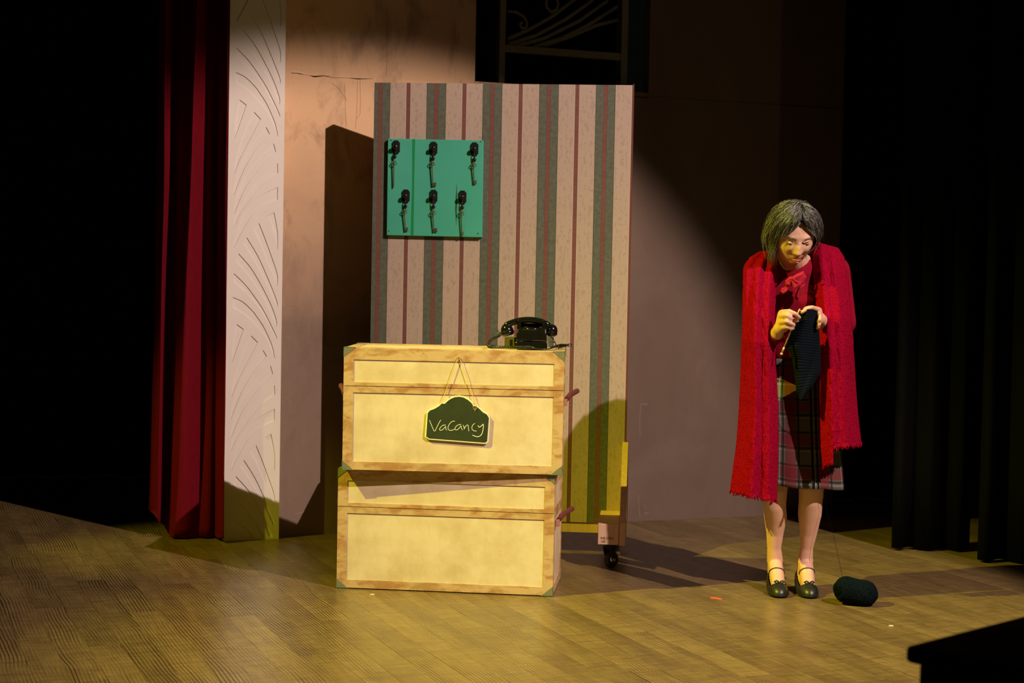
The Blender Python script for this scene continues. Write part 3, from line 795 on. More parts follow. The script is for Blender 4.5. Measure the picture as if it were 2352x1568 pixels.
dial = [c for c in ph.children if c.name.startswith('dial')][0]; dial.location = ((wL+wR)/2, .078, .038); dial.rotation_euler = (R(-62), 0, 0)
# handset
hp = [ph_l(1153, 759, -.01), ph_l(1163, 747, -.01), ph_l(1180, 739.5, -.01), ph_l(1200, 735, -.01), ph_l(1222, 734.5, -.01), ph_l(1244, 738.5, -.01), ph_l(1259, 746, -.01), ph_l(1270, 757, -.01)]
hs = thing('handset', 'curved black telephone handset resting across the cradle', 'handset', ph.location, -.05)
def cat(P_, n=6):
    out = []
    for i in range(len(P_)-1):
        a, b, c, d = P_[max(i-1, 0)], P_[i], P_[i+1], P_[min(i+2, len(P_)-1)]
        for k in range(n):
            t = k/n; out.append(.5*((2*b)+(c-a)*t+(2*a-5*b+4*c-d)*t*t+(3*b-a-3*c+d)*t**3))
    return out+[P_[-1]]
hp = cat([V(q) for q in hp])
MB().tube(hp, [.0122*min(1, .35+.10*min(i, len(hp)-1-i)) for i in range(len(hp))], 20).build('grip', M['bakelite'], hs, smooth=True)
def cup(c, d, s=1):
    d = V(d).normalized(); a = d.orthogonal().normalized(); b = d.cross(a); m = MB()
    prof = [(.002, -.030), (.014, -.026), (.022, -.016), (.0255, -.004), (.026, .002), (.0245, .003), (.0265, .005), (.0265, .012), (.020, .020), (.001, .021)]
    n = 28
    for r_, h in prof:
        for k in range(n):
            th = 2*math.pi*k/n; m.v.append(V(c)+d*h*s+a*math.cos(th)*r_*s+b*math.sin(th)*r_*s)
    for i in range(len(prof)-1):
        for k in range(n): m.f.append((i*n+k, i*n+(k+1) % n, (i+1)*n+(k+1) % n, (i+1)*n+k))
    return m
cL = ph_l(1165, 759.5, -.01); cR = ph_l(1267, 760, -.01)
cup(cL, (.32, 0, -1), .98).build('mouthpiece', M['bakelite'], hs, smooth=True)
cup(cR, (-.16, 0, -1), .92).build('earpiece', M['bakelite'], hs, smooth=True)
# cords belong to the telephone
def coil(path, r, turns, rad, n=10):
    P_ = [V(p) for p in path]
    for _ in range(2):
        q = [P_[0]]
        for i in range(len(P_)-1): q += [P_[i]*.75+P_[i+1]*.25, P_[i]*.25+P_[i+1]*.75]
        P_ = q+[P_[-1]]
    L = [0]
    for i in range(len(P_)-1): L.append(L[-1]+(P_[i+1]-P_[i]).length)
    def ev(s):
        s *= L[-1]; i = 0
        while i < len(P_)-2 and L[i+1] < s: i += 1
        t = (s-L[i])/max(L[i+1]-L[i], 1e-9); return P_[i].lerp(P_[i+1], t), (P_[i+1]-P_[i]).normalized()
    out = []; N = turns*n
    for k in range(N+1):
        p, t = ev(k/N); a = (V((0, 1, 0)) - t*t.y).normalized(); b = t.cross(a); th = 2*math.pi*k/n
        out.append(p + a*math.cos(th)*r + b*math.sin(th)*r)
    return MB().tube(out, rad, 6)
zc_ = .0085
cp = [ph_l(1150, 765, -.01), ph_l(1146, 771, -.03), ph_l(1133, 776, -.06), ph_l(1123, 785, -.08)]
gnd = lambda u, dy: (at(u, 800, PHY+dy).x-pc.x, dy, zc_)
cp2 = [gnd(1124, -.10), gnd(1135, -.13), gnd(1160, -.135), gnd(1190, -.13), gnd(1212, -.11), gnd(1221, -.085)]
coil(cp+cp2, .0058, 46, .0017).build('coiled_cord', M['rubber_cord'], ph, smooth=True)
MB().tube([ph_l(1145, 758, -.01), ph_l(1143, 764, -.012), ph_l(1145, 770, -.02)], .002, 8).build('cord_sleeve', M['rubber_cord'], ph)
g2 = lambda u, dy, z: V((at(u, 800, PHY+dy).x-pc.x, dy, z))
MB().tube([g2(1219, -.09, .014), g2(1224, -.10, .010), g2(1236, -.11, .005), g2(1252, -.11, .003), g2(1262, -.10, .003), g2(1272, -.08, .008), g2(1290, -.05, .012)], .0022, 8).build('flat_cord', M['rubber_cord'], ph, smooth=True)
MB().tube([g2(1258, 0, hz_(771)), g2(1264, -.01, hz_(771.5)), g2(1271, -.03, hz_(778)), g2(1277, -.04, hz_(788)), g2(1280, -.04, hz_(796))], .0018, 8).build('looped_wire', M['rubber_cord'], ph, smooth=True)
MB().tube([g2(1263, -.02, hz_(786)), g2(1268, -.02, hz_(784.5)), g2(1276, -.03, hz_(787))], .0018, 6).build('wire_tie', M['brass'], ph)
bun = MB(); rb = random.Random(5)
for k in range(11):
    o1, o2, o3 = rb.uniform(-.006, .006), rb.uniform(-.008, .010), rb.uniform(-.012, .012)
    bun.tube([g2(1262, -.075+o3, .004+abs(o1)*.3), g2(1275, -.065+o3, .009+abs(o1)), g2(1290, -.06+o3, .013+o1+o2*.4), g2(1302, -.06+o3, .018+o2*.5), g2(1308, -.06+o3*.5, .020)], .0021, 7)
bun.tube([g2(1303, -.06, .019), g2(1309, -.06, .024), g2(1315, -.06, .022), g2(1315, -.06, .016), g2(1309, -.06, .014), g2(1303, -.06, .019)], .0019, 7)
bun.tube([g2(1285, -.072, .004), g2(1285, -.078, .012), g2(1286, -.070, .020), g2(1287, -.050, .016), g2(1286, -.048, .006)], .0022, 7)
bun.build('bundled_cord', M['rubber_cord'], ph, smooth=True)
bxp = at(1174, 800, PHY+.10)
dbx = thing('small_box', 'small drab brown box half hidden behind the telephone on the trunk', 'box', (bxp.x, PHY+.10, TZ), -.4)
MB().box((-.022, -.02, 0), (.022, .045, .040)).build('carton', M['drab'], dbx, bevel=.002)
MB().box((.002, -.0212, .004), (.014, -.019, .030)).build('slot', M['black'], dbx)

# ================================================================ FLOOR SCRAPS
p = hit(1645, 1375, (0, 0, 0), (0, 0, 1))
tag(MB().prism([(-.022, -.012), (-.005, -.015), (.012, -.010), (.024, .004), (.018, .012), (.0, .002), (-.018, .0)], lambda q: (p.x+q[0], p.y-q[1]*1.6, .0006), lambda q: (p.x+q[0], p.y-q[1]*1.6, .0018)).build('orange_tape_scrap', M['orange']), 'small torn scrap of orange tape on the stage floor', 'tape')
for q, lab in (((2046, 1437), 'tiny pale paper scrap on the floor in front of the yarn ball'), ((855, 1365), 'tiny pale scrap on the floor just in front of the lower trunk')):
    p2 = hit(*q, (0, 0, 0), (0, 0, 1))
    tag(MB().prism([(-.009, -.006), (.010, -.004), (.007, .006), (-.006, .004)], lambda s: (p2.x+s[0], p2.y+s[1], .0006), lambda s: (p2.x+s[0]*.9, p2.y+s[1]*.9, .002)).build('paper_scrap', M['paper']), lab, 'paper scrap')

# ================================================================ BLACK BOX IN THE FOREGROUND
BZ = .56
ca = hit(2078, 1481, (0, 0, BZ), (0, 0, 1)); cb_ = hit(2352, 1411, (0, 0, BZ), (0, 0, 1))
dx = (cb_-ca).normalized(); dn = V((dx.y, -dx.x, 0))
fb = thing('black_flight_case', 'black box with overhanging lid at the lower right corner', 'case', (ca.x, ca.y, 0))
def bxp_(a, b, z): v_ = dx*a + dn*b; return (v_.x, v_.y, z)
q4 = lambda a0, b0, a1, b1: [(a0, b0), (a1, b0), (a1, b1), (a0, b1)]
MB().prism(q4(.02, .02, 1.3, .62), lambda p: bxp_(p[0], p[1], .0), lambda p: bxp_(p[0], p[1], BZ-.036)).build('body', M['black'], fb, bevel=.004)
MB().prism(q4(0, 0, 1.33, .65), lambda p: bxp_(p[0], p[1], BZ-.034), lambda p: bxp_(p[0], p[1], BZ)).build('lid', M['black'], fb, bevel=.01)
#WOMAN#
# ================================================================ THE WOMAN
P = at
wom = thing('person', 'grey-haired person in long red scarf and tartan skirt, bent over knitting', 'person', hit(1822, 1365, (0, 0, 0), (0, 0, 1)))
WL = lambda p: V(p)-wom.location        # children live in the figure's own frame
def shift(mb): mb.v = [WL(p) for p in mb.v]; return mb

# ---- head geometry (face towards -y, crown +z), later placed on the neck
HC = P(1824, 542, 6.335)
HROT = Matrix.Rotation(R(5), 3, 'Z') @ Matrix.Rotation(R(27), 3, 'X')
def head_pt(d):
    x, y, z = d
    p = V((x*.0735, y*.093, z*.112))
    if z < 0:
        k = -z; p.x *= 1-.30*k**1.6
        if y > 0: p.y *= 1-.45*k
        else: p.y *= 1-.10*k
    if y < 0 and abs(x) < .8: p.y *= .94
    def g(cx, cz, sx, sz): return math.exp(-((p.x-cx)/sx)**2-((p.z-cz)/sz)**2)
    if y < 0:
        f = min(1, -y*2)
        d_ = 0
        nz = -.028; prof = max(0, min(1, (.022-p.z)/.052)) if p.z > -.034 else max(0, 1-(-.034-p.z)/.012)
        d_ += .023*prof*math.exp(-(p.x/(.0075+.0045*prof))**2)
        d_ += .006*(g(-.012, -.031, .006, .007)+g(.012, -.031, .006, .007))
        for s in (-1, 1):
            d_ -= .0085*g(s*.031, .010, .015, .011)
            d_ += .006*g(s*.030, .030, .020, .008)
            d_ += .006*g(s*.040, -.022, .016, .016)
            d_ += .001*g(s*.031, .008, .011, .0075)
            d_ -= .004*g(s*.024, -.040, .006, .012)
        d_ += .0075*g(0, -.054, .020, .0055)+.0085*g(0, -.065, .017, .0055)-.004*g(0, -.0595, .022, .002)
        d_ += .009*g(0, -.088, .018, .013) - .004*g(0, -.075, .018, .005)
        p.y -= d_*f
    return p
HV = lambda p: HC + HROT @ V(p)
head = MB(); NU, NV = 96, 80
head.grid(lambda a, b: HV(head_pt((math.sin(math.pi*b)*math.sin(2*math.pi*a), math.sin(math.pi*b)*math.cos(2*math.pi*a), math.cos(math.pi*b)))), NU, NV, close_u=True)
for s in (-1, 1):                         # ears
    head.ball(HV((s*.073, .010, -.006)), (.008, .017, .030), 14, 10, HROT @ Matrix.Rotation(R(s*-14), 3, 'Z'))
    head.ball(HV((s*.071, .004, -.030)), (.007, .009, .011), 10, 8)
body = MB(); body.v += head.v; body.f += head.f
# ---- neck, trunk
neck0, neck1 = HV((0, .030, -.075)), P(1832, 618, 6.50)
body.cone(neck0, neck1, .052, .060, 20)
sL, sR = P(1741, 622, 6.50), P(1918, 622, 6.50)        # shoulder joints
chest = P(1830, 690, 6.52); waist = P(1834, 800, 6.57); pelvis = P(1836, 880, 6.60)
body.cone(neck1, chest, .07, .115, 20)
body.cone(sL+V((.03, .01, -.01)), sR+V((-.03, .01, -.01)), .060, .060, 16)
body.ball(chest, (.145, .105, .14), 24, 16); body.ball(waist, (.125, .095, .12), 24, 16); body.ball(pelvis, (.155, .115, .12), 24, 16)
body.cone(chest, waist, .10, .095, 20); body.cone(waist, pelvis, .095, .11, 20)
# ---- arms
wrL, wrR = P(1785, 765, 6.240), P(1893, 742, 6.30)
elL, elR = P(1740, 798, 6.46), P(1940, 742, 6.46)
for a, b, c in ((sL, elL, wrL), (sR, elR, wrR)):
    body.cone(a, b, .050, .040, 16); body.cone(b, c, .039, .026, 16)
# ---- hands
def finger(pts, r0=.0086, r1=.0070):
    pts = [P(*p) for p in pts]; n = len(pts)
    for i in range(n-1):
        ra = r0+(r1-r0)*i/(n-1); rb_ = r0+(r1-r0)*(i+1)/(n-1)
        body.cone(pts[i], pts[i+1], ra*(1.06 if i else 1.15), rb_*1.06, 12)
nails = []
def ntip(p, q, r=.0052): nails.append((P(*p), P(*q), r))
# her right hand: back of the hand to us, fingers pinching the needle
body.cone(wrL, P(1789, 755, 6.215), .023, .023, 14)
body.cone(P(1791, 755, 6.21), P(1797, 722, 6.215), .021, .019, 14)
body.cone(P(1800, 752, 6.215), P(1803, 728, 6.215), .019, .018, 14)
finger([(1799, 716, 6.200), (1813, 714, 6.172), (1828, 721, 6.172), (1836, 729, 6.186)])
finger([(1794, 726, 6.196), (1807, 724, 6.160), (1817, 730, 6.164), (1817, 734, 6.186)])
finger([(1792, 740, 6.196), (1806, 738, 6.160), (1819, 744, 6.168), (1824, 746, 6.190)], .0082, .0066)
finger([(1794, 753, 6.200), (1806, 751, 6.172), (1817, 755, 6.180), (1822, 754, 6.198)], .0076, .0060)
finger([(1800, 745, 6.235), (1812, 738, 6.222), (1824, 734, 6.206), (1831, 736, 6.198)], .0100, .0082)
ntip((1835, 727.5, 6.179), (1838, 730, 6.184)); ntip((1830.5, 736, 6.1905), (1832.5, 737.5, 6.194))
# her left hand: index stretched over the top of the knitting, the rest folded down the far side
body.cone(wrR, P(1882, 730, 6.255), .024, .023, 14)
body.cone(P(1879, 714, 6.235), P(1881, 734, 6.250), .016, .018, 14)
body.cone(P(1872, 716, 6.250), P(1874, 736, 6.262), .017, .018, 14)
finger([(1878, 710, 6.222), (1864, 705.5, 6.196), (1852, 710, 6.190), (1842, 717, 6.192)])
finger([(1872, 711, 6.245), (1857, 706, 6.222), (1849, 709, 6.216), (1846, 715, 6.214)], .0080, .0066)
finger([(1879, 718, 6.232), (1883, 726, 6.206), (1883, 734, 6.198), (1879, 738, 6.206)])
finger([(1879, 728, 6.238), (1882.5, 738, 6.208), (1882, 745, 6.204), (1878, 748, 6.212)], .0080, .0064)
finger([(1877, 738, 6.244), (1880, 746, 6.214), (1880, 751, 6.210), (1877, 754, 6.218)], .0072, .0058)
finger([(1876, 735, 6.262), (1864, 728, 6.240), (1853, 722, 6.222), (1846, 720, 6.212)], .0098, .0080)
ntip((1844, 714.6, 6.1845), (1841, 717, 6.186))
# ---- legs
hipL, hipR = P(1796, 900, 6.60), P(1872, 900, 6.60)
for hip, ks in ((hipL, [(1790, 1010, 6.55, .066), (1781, 1125, 6.50, .047), (1780, 1160, 6.51, .044), (1781, 1185, 6.535, .046), (1780, 1222, 6.555, .035), (1778, 1258, 6.565, .028), (1780, 1286, 6.575, .032)]),
                (hipR, [(1868, 1010, 6.55, .066), (1864, 1120, 6.50, .050), (1862, 1150, 6.51, .047), (1860, 1180, 6.535, .047), (1857, 1222, 6.555, .035), (1853, 1258, 6.565, .0255), (1850, 1286, 6.575, .030)])):
    prev, pr_ = hip, .082
    for u, v, y, r_ in ks:
        q = P(u, v, y); body.tube([prev, q], [pr_, r_], 20); body.ball(q, r_, 20, 12); prev, pr_ = q, r_
# feet inside pumps; heel raised
FT = []
for an, he, ba, to in (((1780, 1290, 6.575), (1779, 1322, 6.60), (1788, 1351, 6.463), (1790, 1361, 6.425)),
                       ((1850, 1290, 6.575), (1843, 1322, 6.60), (1857, 1351, 6.463), (1860, 1361, 6.425))):
    A, H_, B_, T_ = P(*an), P(*he), P(*ba), P(*to)
    body.cone(A, H_, .030, .028, 16); body.cone(A, A.lerp(B_, .5)+V((0, 0, .006)), .029, .029, 16); body.cone(A.lerp(B_, .5), B_, .030, .026, 16)
    body.cone(H_, B_, .025, .024, 16)
    for k in (-1, 0, 1): body.cone(B_+V((k*.013, 0, -.003)), T_+V((k*.011, .004*abs(k), 0)), .017, .011, 10)
    body.ball(A+V((-.0225, .0, .002)), .0105, 10, 8); body.ball(A+V((.0225, .0, .006)), .0105, 10, 8)
    FT.append((A, H_, B_, T_))
body_o = remesh(shift(body), 'body', .0042, M['skin'], wom, 3)
nb = MB()
for a, b, r_ in nails: nb.tube([WL(a), WL(b)], [r_*.8, r_*.7], 10, flat=.35)
nb.build('fingernails', M['nail'], wom, smooth=True)
# ---- face details
HL = lambda p: WL(HV(p))
for s in (-1, 1):
    ec = V((s*.031, -.0672, .0070)); er = .0108
    e = MB().ball(HL(ec), er, 16, 12).build('eye', M['eye'], wom, smooth=True)
    MB().ball(HL(ec+V((0, -.0092, -.0048))), .0042, 12, 8).build('iris', M['iris'], e, smooth=True)
    def lid(a, b, r=er+.0007):            # upper lid, nearly closed: she looks down
        ph_ = R(22)+b*R(92); th_ = math.pi*(a*1.16-.08)
        return HL(ec+V((-math.cos(th_)*math.sin(ph_)*r*1.12, -math.sin(th_)*math.sin(ph_)*r, math.cos(ph_)*r)))
    MB().grid(lid, 16, 10).build('eyelid', M['skin'], wom, smooth=True, solid=.0006)
    MB().tube([lid(a/10, 1.0, er+.0014) for a in range(1, 10)], .0008, 6).build('eyelashes', M['brow'], wom, smooth=True)
    MB().tube([HL((s*.016, -.0925, .0285)), HL((s*.030, -.0915, .0335)), HL((s*.047, -.080, .029))], [.0022, .0026, .0012], 8).build('eyebrow', M['brow'], wom, smooth=True)
MB().tube([HL((-.021, -.0865, -.0575)), HL((-.010, -.0960, -.0550)), HL((0, -.0970, -.0560)), HL((.010, -.0960, -.0550)), HL((.021, -.0865, -.0575))], [.0010, .0026, .0025, .0026, .0010], 8) \
    .tube([HL((-.019, -.0870, -.0605)), HL((0, -.0985, -.0645)), HL((.019, -.0870, -.0605))], [.0010, .0031, .0010], 8).build('lips', M['lip'], wom, smooth=True)

# ---- hair: cap plus swept strands, fullest at her right temple
rh = random.Random(11); hair = MB()
def scalp(th, ph, off):                   # th round the head from the parting, ph down from the crown
    p = head_pt((math.sin(ph)*math.sin(th), math.sin(ph)*math.cos(th), math.cos(ph)))
    d = V((p.x*1.1, p.y, p.z)).normalized(); return p + d*off
def hairline(th):                         # how far down hair grows, th=pi is the face side
    f = abs(((th+math.pi) % (2*math.pi))-math.pi)/math.pi   # 0 back .. 1 front
    return 2.25 if f < .45 else (2.25-(f-.45)/.25*.85 if f < .70 else 1.40-(f-.70)/.30*.62)
hair.grid(lambda a, b: HL(scalp(a*2*math.pi, .02+b*(hairline(a*2*math.pi)-.02), .009+.010*math.sin(math.pi*min(b, .9)))), 72, 24, close_u=True)
tone = [(len(hair.v), .12)]
for k in range(5200):
    th = rh.uniform(0, 2*math.pi); ph0 = rh.uniform(.0, .75)**1.0; hl = hairline(th)
    f = abs(((th+math.pi) % (2*math.pi))-math.pi)/math.pi
    left = math.sin(th) < 0               # x<0 is the viewer's left
    base = rh.uniform(.014, .024)+(.008 if left and f > .3 else 0)
    ln = rh.uniform(.45, 1.05); sweep = (-1 if left else 1)*rh.uniform(.15, .75)*(1 if f > .55 else .3)*(-1)
    fly = rh.random() < .05; pts = []
    n = 7
    for i in range(n+1):
        t = i/n; ph = ph0+(hl+.10-ph0)*t*ln
        o_ = base + .010*math.sin(math.pi*min(1, t*1.1)) + rh.uniform(-.0012, .0012) + (.018*t*t if fly else 0) - .010*max(0, t-.75)
        p = scalp(th+sweep*t*t, max(ph, .02), o_)
        if left and f > .35 and t > .6: p += V((-.004, 0, -.016*(t-.6)/.4))
        pts.append(HL(p)+V((rh.uniform(-1, 1), rh.uniform(-1, 1), rh.uniform(-1, 1)))*.0007)
    hair.tube(pts, [.00052]*(n)+[.0003], 3, cap=False); tone.append((len(hair.v), rh.random()**4.5))
# long wisps escaping at her right cheek
for k in range(170):
    x0 = rh.uniform(-.088, -.066); z0 = rh.uniform(-.03, .02); L_ = rh.uniform(.05, .11)
    c = rh.uniform(-.018, .018); y0 = rh.uniform(-.045, .03)
    hair.tube([HL((x0, y0, z0)), HL((x0-.010+c*.3, y0-.004, z0-L_*.5)), HL((x0+c+.01, y0, z0-L_))], [.0008, .0007, .0003], 3, cap=False)
hm = hair.build('hair', M['hair'], wom, smooth=True).data
tone.append((len(hair.v), .3)); at_ = hm.attributes.new('tone', 'FLOAT', 'POINT'); vals = []; q0 = 0
for q1, tn in tone: vals += [tn]*(q1-q0); q0 = q1
at_.data.foreach_set('value', vals)

# ---- red jumper under the scarf
jm = MB()
jm.cone(P(1832, 628, 6.475), chest, .074, .125, 20)
jm.cone(sL+V((.03, .01, -.012)), sR+V((-.03, .01, -.012)), .068, .068, 16)
jm.ball(chest+V((0, 0, -.005)), (.158, .118, .15), 24, 16); jm.ball(waist, (.138, .108, .12), 24, 16); jm.cone(chest, waist, .112, .105, 20)
jm.cone(waist, P(1836, 850, 6.59), .11, .13, 20)
for a, b, c in ((sL, elL, wrL), (sR, elR, wrR)):
    jm.cone(a, b, .060, .046, 16); jm.cone(b, b.lerp(c, .88), .044, .034, 16); jm.tube([b.lerp(c, .80), b.lerp(c, 1.0)], [.037, .034], 16)
remesh(shift(jm), 'jumper', .007, M['cardigan'], wom, 5)
# ---- satin bow at the neck
bw = MB()
def lobe(pts, th=.010, dep=.012):
    c = sum((P(*q) for q in pts), V((0, 0, 0)))/len(pts); n = len(pts); b0 = len(bw.v)
    ring = [P(*q) for q in pts]
    bw.v += [WL(q+V((0, dep*.5, 0))) for q in ring]+[WL(q) for q in ring]+[WL(q.lerp(c, .35)+V((0, -th*.7, 0))) for q in ring]+[WL(c+V((0, -th*.55, 0)))]
    for k in range(n):
        k2 = (k+1) % n
        bw.f += [(b0+k, b0+k2, b0+n+k2, b0+n+k), (b0+n+k, b0+n+k2, b0+2*n+k2, b0+2*n+k), (b0+2*n+k, b0+2*n+k2, b0+3*n)]
    bw.f.append(tuple(range(b0, b0+n))[::-1])
lobe([(1812, 640, 6.345), (1828, 630, 6.335), (1846, 622, 6.335), (1853, 636, 6.34), (1847, 650, 6.345), (1836, 659, 6.345), (1826, 664, 6.345), (1817, 655, 6.345)], .010)
lobe([(1809, 638, 6.33), (1818, 634, 6.322), (1832, 647, 6.322), (1843, 655, 6.33), (1824, 667, 6.33), (1818, 652, 6.33)], .010)
lobe([(1806, 656, 6.345), (1796, 662, 6.345), (1790, 672, 6.35), (1799, 676, 6.345), (1808, 669, 6.34), (1812, 657, 6.34)], .007)
lobe([(1803, 645, 6.335), (1812, 636, 6.33), (1818, 645, 6.328), (1813, 657, 6.33), (1804, 655, 6.335)], .008)
lobe([(1838, 655, 6.345), (1850, 650, 6.345), (1843, 672, 6.355), (1832, 690, 6.365), (1826, 686, 6.365), (1830, 668, 6.355)], .008)
bw.build('neck_bow', M['bow'], wom, bevel=.001)

# ---- tartan skirt: elliptical, softly gathered
wz, hz2 = P(1836, 822, 6.58), P(1838, 1110, 6.55)
def skirt_pt(a, b):
    c = wz.lerp(hz2, b); rx = .142+(.030)*b+.010*math.sin(math.pi*min(1, b*2)); ry = .118+.045*b
    th = 2*math.pi*a; f = 1+.030*b*math.sin(th*7+1.0)+.015*b*math.sin(th*13)
    return c+V((math.sin(th)*rx*f, -math.cos(th)*ry*f, (.003*math.sin(th*5)-.010*math.sin(th))*b))
sk = MB().grid(lambda a, b: WL(skirt_pt(a, b)), 120, 40, close_u=True)
me = sk.mesh('skirt'); uvl = me.uv_layers.new(name='uv')
for pl_ in me.polygons:
    k = pl_.index; j, i = divmod(k, 120)
co = [(i/120, j/40) for j in range(41) for i in range(120)]
for pl_ in me.polygons:
    ids = [me.loops[l].vertex_index for l in pl_.loop_indices]; aa = [co[q][0] for q in ids]; wrap = max(aa)-min(aa) > .5
    for l, q in zip(pl_.loop_indices, ids):
        a, b = co[q]; a = a+1 if wrap and a < .5 else a
        uvl.data[l].uv = (((a+.5) % 1.0 if not wrap else a-.5)*.98, 1.0-b*.50)
link(me, 'skirt', M['plaid'], wom, smooth=True, solid=.003)

# ---- long knitted scarf: down one front, over both shoulders, down the other
# rows from one ragged end to the other: outer edge, inner edge (pixel, depth), fold depth
SCR = [((1677, 1128), (1784, 1150), 6.27, .020), ((1684, 1080), (1785, 1100), 6.27, .020), ((1692, 1020), (1787, 1040), 6.265, .018), ((1698, 940), (1787, 950), 6.265, .016),
       ((1702, 850), (1783, 860), 6.26, .016), ((1704, 780), (1780, 790), 6.25, .016), ((1706, 720), (1779, 730), 6.27, .018), ((1707, 660), (1781, 675), 6.32, .020),
       ((1708, 615), (1784, 635), 6.37, .018), ((1722, 592), (1788, 600), 6.42, .014), ((1745, 578), (1786, 575), 6.49, .010), ((1768, 585), (1800, 566), 6.57, .006),
       ((1800, 592), (1820, 566), 6.61, .004), ((1850, 592), (1845, 562), 6.61, .004), ((1892, 580), (1868, 556), 6.57, .006), ((1925, 570), (1874, 556), 6.49, .010), ((1938, 590), (1868, 585), 6.42, .014),
       ((1946, 625), (1868, 625), 6.37, .018), ((1952, 680), (1872, 680), 6.33, .020), ((1956, 730), (1878, 735), 6.29, .018), ((1960, 800), (1882, 800), 6.27, .016), ((1964, 870), (1884, 870), 6.27, .014),
       ((1970, 950), (1884, 950), 6.275, .014), ((1977, 1010), (1886, 1025), 6.28, .014), ((1979, 1020), (1890, 1072), 6.28, .012)]
def scarf_pt(a, b):                       # a across 0 outer..1 inner, b along
    t = b*(len(SCR)-1); i = min(int(t), len(SCR)-2); f = t-i
    r0, r1_ = SCR[i], SCR[i+1]
    ou = r0[0][0]*(1-f)+r1_[0][0]*f; ov = r0[0][1]*(1-f)+r1_[0][1]*f
    iu = r0[1][0]*(1-f)+r1_[1][0]*f; iv = r0[1][1]*(1-f)+r1_[1][1]*f
    y = r0[2]*(1-f)+r1_[2]*f; am = r0[3]*(1-f)+r1_[3]*f
    vv = ov+(iv-ov)*a
    if b > .5:                             # this end is cut in two steps: short outside, long inside
        vv_out = min(iv-(iv-ov)*(1-a), 1e9)
        if t > 22: vv = vv if a > .72 else ov + (8*a)
    ph_ = a*2*math.pi*2.6+math.sin(b*9)*.8+(2.0 if b > .5 else .4)
    fold = am*(math.sin(ph_)*.6+.4*math.sin(ph_*.5+1.0)) * (.5 if b > .5 else 1)
    edge = .035*(abs(a-.5)*2)**3 if 1 < t < 23 else .03*(abs(a-.5)*2)**3
    tt = t if b < .5 else len(SCR)-1-t
    hang = max(0, min(1, (9.5-tt)/3))*(.07+.10*max(0, min(1, (5-tt)/2)))
    edge += hang*max(0, 1-a/.42)**2
    yy = y - fold + edge - .022*math.sin(math.pi*a)
    p = P(ou+(iu-ou)*a, vv, yy)
    n = noise.noise(V((a*14, b*70, 3)))*.003 + noise.noise(V((a*45, b*260, 9)))*.0012
    p += V((n*.6, n, 0))
    if t < .6 or t > len(SCR)-1.6:         # ragged hems
        e = max(0, 1-(t if t < .6 else len(SCR)-1-t)/.6)
        p.z += e*(.012*noise.noise(V((a*22, 1, b)))+.009*noise.noise(V((a*55, 2, b))))
    return p
NA, NB = 90, 600
sc = MB().grid(lambda a, b: WL(scarf_pt(a, b)), NA, NB)
me = sc.mesh('scarf'); uvl = me.uv_layers.new(name='uv')
for l in me.loops:
    j, i = divmod(l.vertex_index, NA+1); uvl.data[l.index].uv = (i/NA*.14, j/NB*2.2)
link(me, 'scarf', M['scarf'], wom, smooth=True, solid=.004)
# loose wool tufts along the ragged ends
tf = MB(); rt = random.Random(9)
for k in range(260):
    a = rt.random(); b = rt.choice((0.0, 1.0)); p = scarf_pt(a, b)
    q = p + V((rt.uniform(-.008, .008), rt.uniform(-.006, .004), -rt.uniform(.004, .013)))
    tf.tube([WL(p+V((0, 0, .006))), WL(p.lerp(q, .5)+V((rt.uniform(-.004, .004), 0, 0))), WL(q)], [.0028, .0022, .0010], 5)
tf.build('wool_tufts', M['scarf'], wom, smooth=True)['kind'] = 'stuff'

